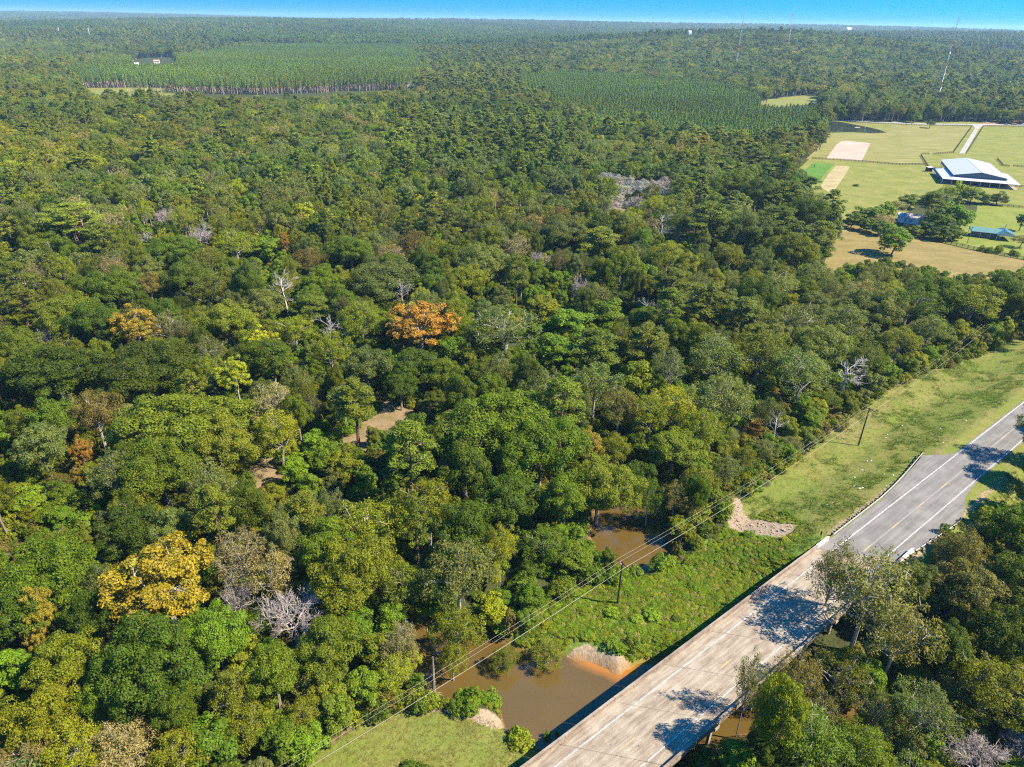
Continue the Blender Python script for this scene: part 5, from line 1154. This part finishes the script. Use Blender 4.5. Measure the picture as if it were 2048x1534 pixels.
GRP = dict(sparse='feathery broadleaf trees of the river wood', grand='dense oaks of the river wood', oak='dense oaks of the river wood', airy='feathery broadleaf trees of the river wood', pine='pines in the river wood', sycamore='yellow and orange trees in the wood', young='young trees in the wood', shrub='bushes on the banks', bare='leafless trees in the wood', snag='dead white trees in the wood', plantation='plantation pines')
def tinted(tn, rng, amt=.22):
    f = 1+amt*rng.uniform(-1, 1); c = TINT[tn]
    return [c[0]*f*(1+.10*rng.uniform(-1, 1)), c[1]*f, c[2]*f*(1+.15*rng.uniform(-1, 1))]
tr_rng = random.Random(9)
for i in CHOSEN:
    t_ = trees[i]; T = HI[t_['kind'], t_['var']]; nm = KIND[t_['kind']][0]
    z = gz(t_['x'], t_['y'])
    if t_['kind'] == 'shrub' and z < ZW: z = ZW-.2
    root = thing(nm, t_['label'], nm.replace('_', ' ').replace('plantation ', '') if nm != 'shrub' else 'shrub', (t_['x'], t_['y'], z-.05), t_['rot'], GRP[t_['kind']])
    s_ = t_['R']/T.R; root.scale = (s_, s_, t_['h']/T.h)
    tr = link('trunk' if t_['kind'] != 'shrub' else 'stem', T.trunk_me, root)
    if T.crown_me:
        cr = link('crown', T.crown_me, root); cr['tint'] = tinted(t_['tint'], tr_rng)

# ---- the rest of the wood as one mass
MESHES, MIDX = [], {}
def reg(kd, i, lod, me): MIDX[kd, i, lod] = len(MESHES); MESHES.append(me)
for (kd, i), T in HI.items():
    if kd not in ('plantation',): reg(kd, i, 0, join_meshes(T, kd+'_wood'))
for lod in (1, 2):
    for kd, nv in NVAR.items():
        if kd in ('shrub', 'snag', 'grand') and lod == 2: continue
        for i in range(nv): reg(kd, i, lod, join_meshes(make_tree(kd, i+50*lod, lod), kd+'_wood%d' % lod))
for i in range(2): reg('plantation', i, 0, join_meshes(HI['plantation', i], 'plantation_wood'))
def patch(seed, kinds, half, gap, hvar=.2):
    rng = np.random.RandomState(seed); mb = MB(); att = []
    bank = {k: [make_tree(k, 300+j, 3) for j in range(2)] for k in set(kinds)}
    n = int((2*half/gap)**2)
    for q_ in range(n):
        kd = kinds[rng.randint(len(kinds))]; T = bank[kd][rng.randint(2)]; a = rng.uniform(0, 6.28); s_ = rng.uniform(.85, 1.35); sz = s_*rng.uniform(1-hvar, 1+hvar)
        v = np.concatenate(T.cr.v)*np.array([s_, s_, sz]); v = np.stack([v[:, 0]*cos(a)-v[:, 1]*sin(a), v[:, 0]*sin(a)+v[:, 1]*cos(a), v[:, 2]], 1)
        k = q_//int(2*half/gap), q_ % int(2*half/gap)
        v += np.array([-half+(k[0]+rng.rand())*gap, -half+(k[1]+rng.rand())*gap, 0])
        mb.add(v, np.concatenate(T.cr.q)); att.append(np.full(len(v), rng.rand()))
    return mb.mesh('canopy_patch', M_LEAF, {'clump': np.concatenate(att)})
PATCH = []
for j in range(3): PATCH.append(len(MESHES)); MESHES.append(patch(j, ['oak', 'oak', 'oak', 'airy', 'pine'], 46, 9.2))
PPATCH = []
for j in range(2): PPATCH.append(len(MESHES)); MESHES.append(patch(10+j, ['plantation', 'plantation', 'pine'], 46, 6.5, .1))
wood_col = template_collection('wood_templates', MESHES)
pos, idx, rot, scl, tin = [], [], [], [], []
wr = random.Random(17)
def stand(x, y):
    a = float(vnoise(np.array([x/95+3]), np.array([y/70+5]))[0]); b = float(vnoise(np.array([x/240+13]), np.array([y/130+25]))[0]); c = float(vnoise(np.array([x/150+23]), np.array([y/110+45]))[0])
    f = .72+.36*a+.30*b; return (f*(.88+.24*c), f, f*(.85+.5*(1-c)))
def put(x, y, kd, var, lod, R, h, tn, a, amt=.2):
    Rn, hn, zn = HN[kd]; pos.append((x, y, 0)); idx.append(MIDX[kd, var, lod]); rot.append((0, 0, a)); s_ = R/Rn; scl.append((s_, s_, h/hn)); tin.append([p_*q_ for p_, q_ in zip(tinted(tn, wr, amt), stand(x, y))])
for i, t_ in enumerate(trees):
    if i in chosen: continue
    lod = 0 if np.hypot(t_['x'], t_['y']) < 300 else 1
    put(t_['x'], t_['y'], t_['kind'], t_['var'], lod, t_['R'], t_['h'], t_['tint'], t_['rot'])
def band(y0, y1, sp, lod, k=1.0):
    xs = np.arange(-1.02*y1-250, 1.02*y1+250, sp); ys = np.arange(y0, y1, sp); X, Y = np.meshgrid(xs, ys); X = X.ravel(); Y = Y.ravel()
    X = X+fr.uniform(-.42, .42, X.shape)*sp; Y = Y+fr.uniform(-.42, .42, Y.shape)*sp
    u, v, w = proj(np.stack([X, Y, np.full_like(X, 12.)], -1)); m = (u > -300) & (u < 2350); X, Y, u, v = X[m], Y[m], u[m], v[m]
    R_ = np.clip(fr.normal(6.4, 1.6, len(X)), 3.4, 10)*k; h = np.clip(fr.normal(16., 2.6, len(X))+(vnoise(X/80, Y/80)-.5)*7, 9, 24)
    inP = np.zeros(len(X), bool)
    jx = (vnoise(X/28, Y/28)-.5)*46; jy = (vnoise(X/28+40, Y/28)-.5)*46
    for P in PLW: inP |= inside(P, X+jx, Y+jy*(Y > 1020))
    u2, v2, _ = proj(np.stack([X+jx, Y+jy, np.full_like(X, 13.)], -1)); inP2 = inside(PL2, u2, v2)
    bad, smp = blocked(X, Y, np.where(inP | inP2, 2., R_), np.where(inP, 20, np.where(inP2, 14, h)))
    tb = np.zeros(len(X), bool)
    for uu, vv in smp: tb |= inside(TRUNKS, uu, vv)
    bad |= tb & ~inP & ~inP2
    big = vnoise(X/210+31, Y/210+7); med = vnoise(X/60+3, Y/60+11)
    for i in np.nonzero(~bad)[0]:
        if inP[i] or inP2[i]:
            continue
        kk, ww = zone_mix(u[i], v[i], X[i], Y[i])
        pf = 2.2 if big[i] > .66 else (.4 if big[i] < .5 else .9)
        if v[i] < 170 and u[i] > 1440: pf *= 1.6
        ww = [a*(pf if b[0] == 'pine' else 1)*((.4 if med[i] > .6 else 1.5) if b[1] in ('tan', 'gg') else 1)*(.7 if b[0] in ('snag', 'bare', 'young') else 1) for a, b in zip(ww, kk)]
        kd, tn, _ = wr.choices(kk, ww)[0]
        if lod == 2 and kd == 'snag': kd = 'bare'
        r_, h_ = R_[i], h[i]
        if kd == 'young': r_, h_ = r_*.75, h_*.75
        if kd == 'pine': h_ *= 1.32
        if inside(THICK, u[i], v[i]): kd, tn, h_ = 'airy', 'bare', h_*.6
        put(X[i], Y[i], kd, wr.randrange(NVAR[kd]), lod, r_, h_, tn, wr.uniform(0, 6.28))
band(NEAR, 1000, 8.2, 1); band(1000, 2500, 10.6, 2, 1.22)
def plantation(Pw, sp, hh, lod, pxp=None, y0=0, y1=0):
    if Pw is not None: x0, y0 = Pw.min(0); x1, y1 = Pw.max(0)
    else: x0, x1 = -.1*y1, .5*y1
    X, Y = np.meshgrid(np.arange(x0, x1, sp), np.arange(y0, y1, sp)); X = X.ravel()+fr.uniform(-.3, .3, X.size)*sp; Y = Y.ravel()+fr.uniform(-.3, .3, Y.size)*sp
    jx = (vnoise(X/28, Y/28)-.5)*46; jy = (vnoise(X/28+40, Y/28)-.5)*46
    m = inside(Pw, X+jx, Y+jy*(Y > 1020)) if Pw is not None else inside(pxp, *proj(np.stack([X+jx, Y+jy, np.full_like(X, 13.)], -1))[:2])
    X, Y = X[m], Y[m]; bad, _ = blocked(X, Y, np.full_like(X, 2.), np.full_like(X, hh)); X, Y = X[~bad], Y[~bad]
    for x, y in zip(X, Y): put(x, y, 'plantation', wr.randrange(2), 1 if y < 1100 else 2, wr.uniform(2.2, 3.2), hh*wr.uniform(.78, 1.12), 'pl', wr.uniform(0, 6.28), .25)
for P in PLW: plantation(P, 4.9, 21, 1)
plantation(None, 4.8, 14, 1, PL2, 500, 1500)
def far_band(y0, y1, sp, k, kz):
    xs = np.arange(-1.0*y1-400, 1.0*y1+400, sp); ys = np.arange(y0, y1, sp); X, Y = np.meshgrid(xs, ys); X = X.ravel()+fr.uniform(-.15, .15, X.size)*sp; Y = Y.ravel()+fr.uniform(-.15, .15, Y.size)*sp
    m = np.abs(X) < .86*Y+300; X, Y = X[m], Y[m]
    big = vnoise(X/700+5, Y/700+9); med = vnoise(X/260+5, Y/260+19)
    for x, y, b, c in zip(X, Y, big, med):
        pine = b > .6; pos.append((x, y, 0)); idx.append(wr.choice(PPATCH if pine else PATCH)); rot.append((0, 0, wr.choice([0, pi/2, pi, -pi/2])+wr.uniform(-.2, .2))); scl.append((k, k, kz*wr.uniform(.9, 1.1)))
        tin.append([p_*q_*q2 for p_, q_, q2 in zip(tinted('pl' if pine else ('gg' if c > .62 else 'md' if c > .4 else 'ol'), wr, .22), stand(x/3, y/3), (.78, .78, .8) if pine else (1, 1, 1))])
far_band(2440, 6000, 80, 1.0, 1.0); far_band(6000, 17500, 168, 2.1, 1.25)
pos = np.array(pos, float); pos[:, 2] = ground_z(pos[:, 0], pos[:, 1])-.1
wood = tag(scatter('surrounding_woods', wood_col, pos, idx, rot, scl, tin), kind='stuff')
print('wood instances', len(pos))

# ---- undergrowth, weeds and grass
UM = [HI['shrub', i] for i in range(3)]
under_col = template_collection('undergrowth_templates', [join_meshes(T, 'undergrowth') for T in UM])
def in_any(polys, u, v):
    r = np.zeros(np.shape(u), bool)
    for c in polys: r |= inside(np.array(c, float), u, v)
    return r
n = 40000
X = fr.uniform(-330, 330, n); Y = fr.uniform(36, 330, n); keepd = fr.rand(n) < np.clip(1.3-Y/330, .25, 1)
X, Y = X[keepd], Y[keepd]; Z = ground_z(X, Y)
u, v, w = proj(np.stack([X, Y, Z+.5], -1)); s, o = so(X, Y)
ok = (u > -250) & (u < 2300) & ~((o < 5.5) & (o > -13)) & (river_d(X, Y) > .5) & (v < 1900)
ok &= ~in_any([CLEAR[0], CLEAR[1], CLEAR[4], CLEAR[6], CLEAR[7], CLEAR[8], CLEAR[9], CLEAR[10]], u, v) & ~in_any([DIRT[2]], u, v) & ~in_any([LOWFIELD], u, v) & ~(inside(poly(ROADSIDE, 1.), X, Y)) & ~inside(poly(LUSHBANK, .3), X, Y)
X, Y, Z, u, v = X[ok], Y[ok], Z[ok], u[ok], v[ok]
bright = vnoise(X/14+2, Y/14+8)
upos, uidx, urot, uscl, utin = [], [], [], [], []
for x, y, z, b in zip(X, Y, Z, bright):
    s_ = wr.uniform(.45, 1.15); upos.append((x, y, z-.05)); uidx.append(wr.randrange(3)); urot.append((0, 0, wr.uniform(0, 6.28))); uscl.append((s_, s_, s_*wr.uniform(.7, 1.3)))
    utin.append(tinted('br' if b > .6 else 'yg' if b > .5 and wr.random() < .5 else wr.choice(['md', 'md', 'ol', 'dk', 'bn']), wr, .2))
# ragged brush along the wood edge by the wires
EDGE = poly([(590, 1500), (690, 1440), (780, 1410), (850, 1395)], .3), poly([(1345, 1110), (1400, 1060), (1450, 1010), (1480, 990), (1560, 930), (1650, 862), (1710, 812), (1780, 770), (1860, 736), (1960, 704), (2060, 650)], .5)
for E in EDGE:
    seg = np.linalg.norm(np.diff(E, axis=0), axis=1); cum = np.concatenate([[0], np.cumsum(seg)])
    for q_ in range(int(cum[-1]*2.2)):
        d = wr.uniform(0, cum[-1]); x = np.interp(d, cum, E[:, 0])+wr.gauss(-.8, 1.3); y = np.interp(d, cum, E[:, 1])+wr.gauss(.8, 1.3); s_ = wr.uniform(.3, .95)
        if river_d(np.array([x]), np.array([y]))[0] < .3: continue
        upos.append((x, y, gz(x, y)-.05)); uidx.append(wr.randrange(3)); urot.append((0, 0, wr.uniform(0, 6.28))); uscl.append((s_, s_, s_*wr.uniform(.7, 1.4))); utin.append(tinted(wr.choice(['ol', 'yg', 'tan', 'md', 'bn', 'ol']), wr, .2))
tag(scatter('undergrowth', under_col, upos, uidx, urot, uscl, utin), kind='stuff')
# leafy weeds on the bank beside the bridge
LB = poly(LUSHBANK, .3); UB = poly(UPPERBANK, .8); x0, y0 = np.minimum(LB.min(0), UB.min(0)); x1, y1 = np.maximum(LB.max(0), UB.max(0))
X = fr.uniform(x0, x1, 17000); Y = fr.uniform(y0, y1, 17000); s, o = so(X, Y)
ok = (inside(LB, X, Y) | (inside(UB, X, Y) & (fr.rand(17000) < .5))) & (river_d(X, Y) > .4) & (o > 2.8) & ((s < 66) | (o > 6)) & ~inside(poly([(1100, 1325), (1118, 1290), (1140, 1276), (1178, 1276), (1222, 1292), (1275, 1318), (1275, 1350), (1236, 1360)], 0), X, Y) & ~inside(poly([(1450, 996), (1480, 992), (1492, 1030), (1525, 1042), (1600, 1066), (1565, 1096), (1490, 1072), (1455, 1052)], .6), X, Y)
X, Y = X[ok], Y[ok]; Z = ground_z(X, Y); b = vnoise(X/4.5, Y/4.5)
wt_, wi, wrt, wsc, wtn = [], [], [], [], []
for x, y, z, c in zip(X, Y, Z, b):
    s_ = wr.uniform(.10, .21)*(1.6 if c > .72 else 1)*(2.6 if wr.random() < .006 else 1); wt_.append((x, y, z-.06)); wi.append(wr.randrange(3)); wrt.append((wr.uniform(-.3, .3), wr.uniform(-.3, .3), wr.uniform(0, 6.28))); wsc.append((s_*1.5, s_*1.5, s_*.7)); wtn.append([q_*1.1 for q_ in tinted('br' if wr.random() < .25+.55*c else wr.choice(['md', 'yg', 'yg', 'ol', 'ol', 'tan']), wr, .3)])
tag(scatter('bank_weeds', under_col, wt_, wi, wrt, wsc, wtn), kind='stuff')
# grass tufts on the mown verge and the low field
gm = []
for j in range(3):
    rs = np.random.RandomState(j); k = 16; c = np.stack([rs.normal(size=k)*.16, rs.normal(size=k)*.16, np.zeros(k)], 1); a = rs.uniform(0, 6.28, k); tip = c+np.stack([np.cos(a)*.16, np.sin(a)*.16, rs.uniform(.14, .34, k)], 1); sd = np.stack([-np.sin(a), np.cos(a), np.zeros(k)], 1)*.022
    mb = MB(); mb.add(np.stack([c-sd, c+sd, tip], 1).reshape(-1, 3), t=np.arange(k*3).reshape(-1, 3)); gm.append(mb.mesh('grass_tuft', M_LEAF, {'clump': np.repeat(rs.rand(k), 3)}))
grass_col = template_collection('grass_templates', gm)
RS = poly(ROADSIDE, 1.0); LF_ = poly(LOWFIELD, .3)
gp, gi_, gr_, gs, gt = [], [], [], [], []
for P, n, tall in ((RS, 52000, 1.0), (LF_, 16000, .8)):
    x0, y0 = P.min(0); x1, y1 = P.max(0); y1 = min(y1, 235); x1 = min(x1, 190)
    X = fr.uniform(x0, x1, n); Y = fr.uniform(y0, y1, n); s, o = so(X, Y)
    ok = inside(P, X, Y) & ((o > 3.2) | (o < -10.5)) & ~((o < 5.6) & (s > 96) & (s < 128) & (o > -11.5)) & (river_d(X, Y) > .6) & ~inside(poly([(1450, 996), (1480, 992), (1492, 1030), (1525, 1042), (1600, 1066), (1565, 1096), (1490, 1072), (1455, 1052)], .6), X, Y); X, Y = X[ok], Y[ok]; Z = ground_z(X, Y); o = o[ok]
    b = vnoise(X/6+1, Y/6)*.6+vnoise(X/2.2, Y/2.2)*.4; strip = (np.abs(o-7.5) < 2.6)
    for x, y, z, c, st in zip(X, Y, Z, b, strip):
        lushy = c > .6 or (st and c > .42)
        if not lushy and wr.random() < .45: continue
        s_ = wr.uniform(.7, 1.25)*tall*(1.7 if lushy and tall == 1 else .9); gp.append((x, y, z-.02)); gi_.append(wr.randrange(3)); gr_.append((0, 0, wr.uniform(0, 6.28))); gs.append((s_*1.2, s_*1.2, s_*.8))
        gt.append([q_*wr.uniform(.8, 1.2) for q_ in ((.11, .155, .018) if lushy and tall == 1 else wr.choice([(.17, .16, .035), (.145, .155, .03), (.22, .18, .07)] + ([(.22, .18, .07), (.2, .165, .06)] if tall < 1 else [])))])
tag(scatter('verge_grass', grass_col, gp, gi_, gr_, gs, gt), kind='stuff')
# small pale litter on the verge
sb = MB(); rs = np.random.RandomState(8)
for q_ in range(26):
    s, o = rs.uniform(60, 150), rs.uniform(4, 17); x, y = rw(s, o); z = gz(x, y); r_ = rs.uniform(.08, .2); sb.box(x-r_, x+r_, y-r_*.7, y+r_*.7, z, z+.1)
tag(link('roadside_litter', sb.mesh('roadside_litter', M_WHITE)), kind='stuff')
# broken concrete and stones spilling from the eroded cut
sb = MB(); rs = np.random.RandomState(9); E = poly([(1458, 1000), (1476, 1000), (1486, 1032), (1520, 1046), (1585, 1066), (1560, 1088), (1496, 1064), (1462, 1048)], .6)
x0, y0 = E.min(0); x1, y1 = E.max(0); k = 0
while k < 90:
    x, y = rs.uniform(x0, x1), rs.uniform(y0, y1)
    if not inside(E, np.array([x]), np.array([y]))[0]: continue
    r_ = rs.uniform(.08, .26); v = np.array([(a, b, c) for c in (-1, 1) for a, b in ((-1, -1), (1, -1), (1, 1), (-1, 1))])*np.array([r_, r_*rs.uniform(.5, 1), r_*.45])+rs.normal(size=(8, 3))*r_*.2
    a = rs.uniform(0, 6.28); v = np.stack([v[:, 0]*cos(a)-v[:, 1]*sin(a), v[:, 0]*sin(a)+v[:, 1]*cos(a), v[:, 2]], 1); sb.hexa(v+np.array([x, y, gz(x, y)+r_*.2])); k += 1
tag(link('riprap', sb.mesh('riprap', plain('pale_rubble', (.27, .205, .14), .95, .1))), kind='stuff')

# ------------------------------------------------------------------ air
hz = MB().box(-24000, 24000, -900, 19500, -6.5, 165).mesh('haze', [])
t = NT('thin_air'); pv = t.n('ShaderNodeVolumePrincipled'); pv.inputs['Color'].default_value = (.48, .77, 1, 1); pv.inputs['Density'].default_value = 0.000068; pv.inputs['Anisotropy'].default_value = .1
t.l(pv.outputs[0], t.out.inputs['Volume']); hz.materials.append(t.m)
tag(link('haze', hz), kind='stuff')
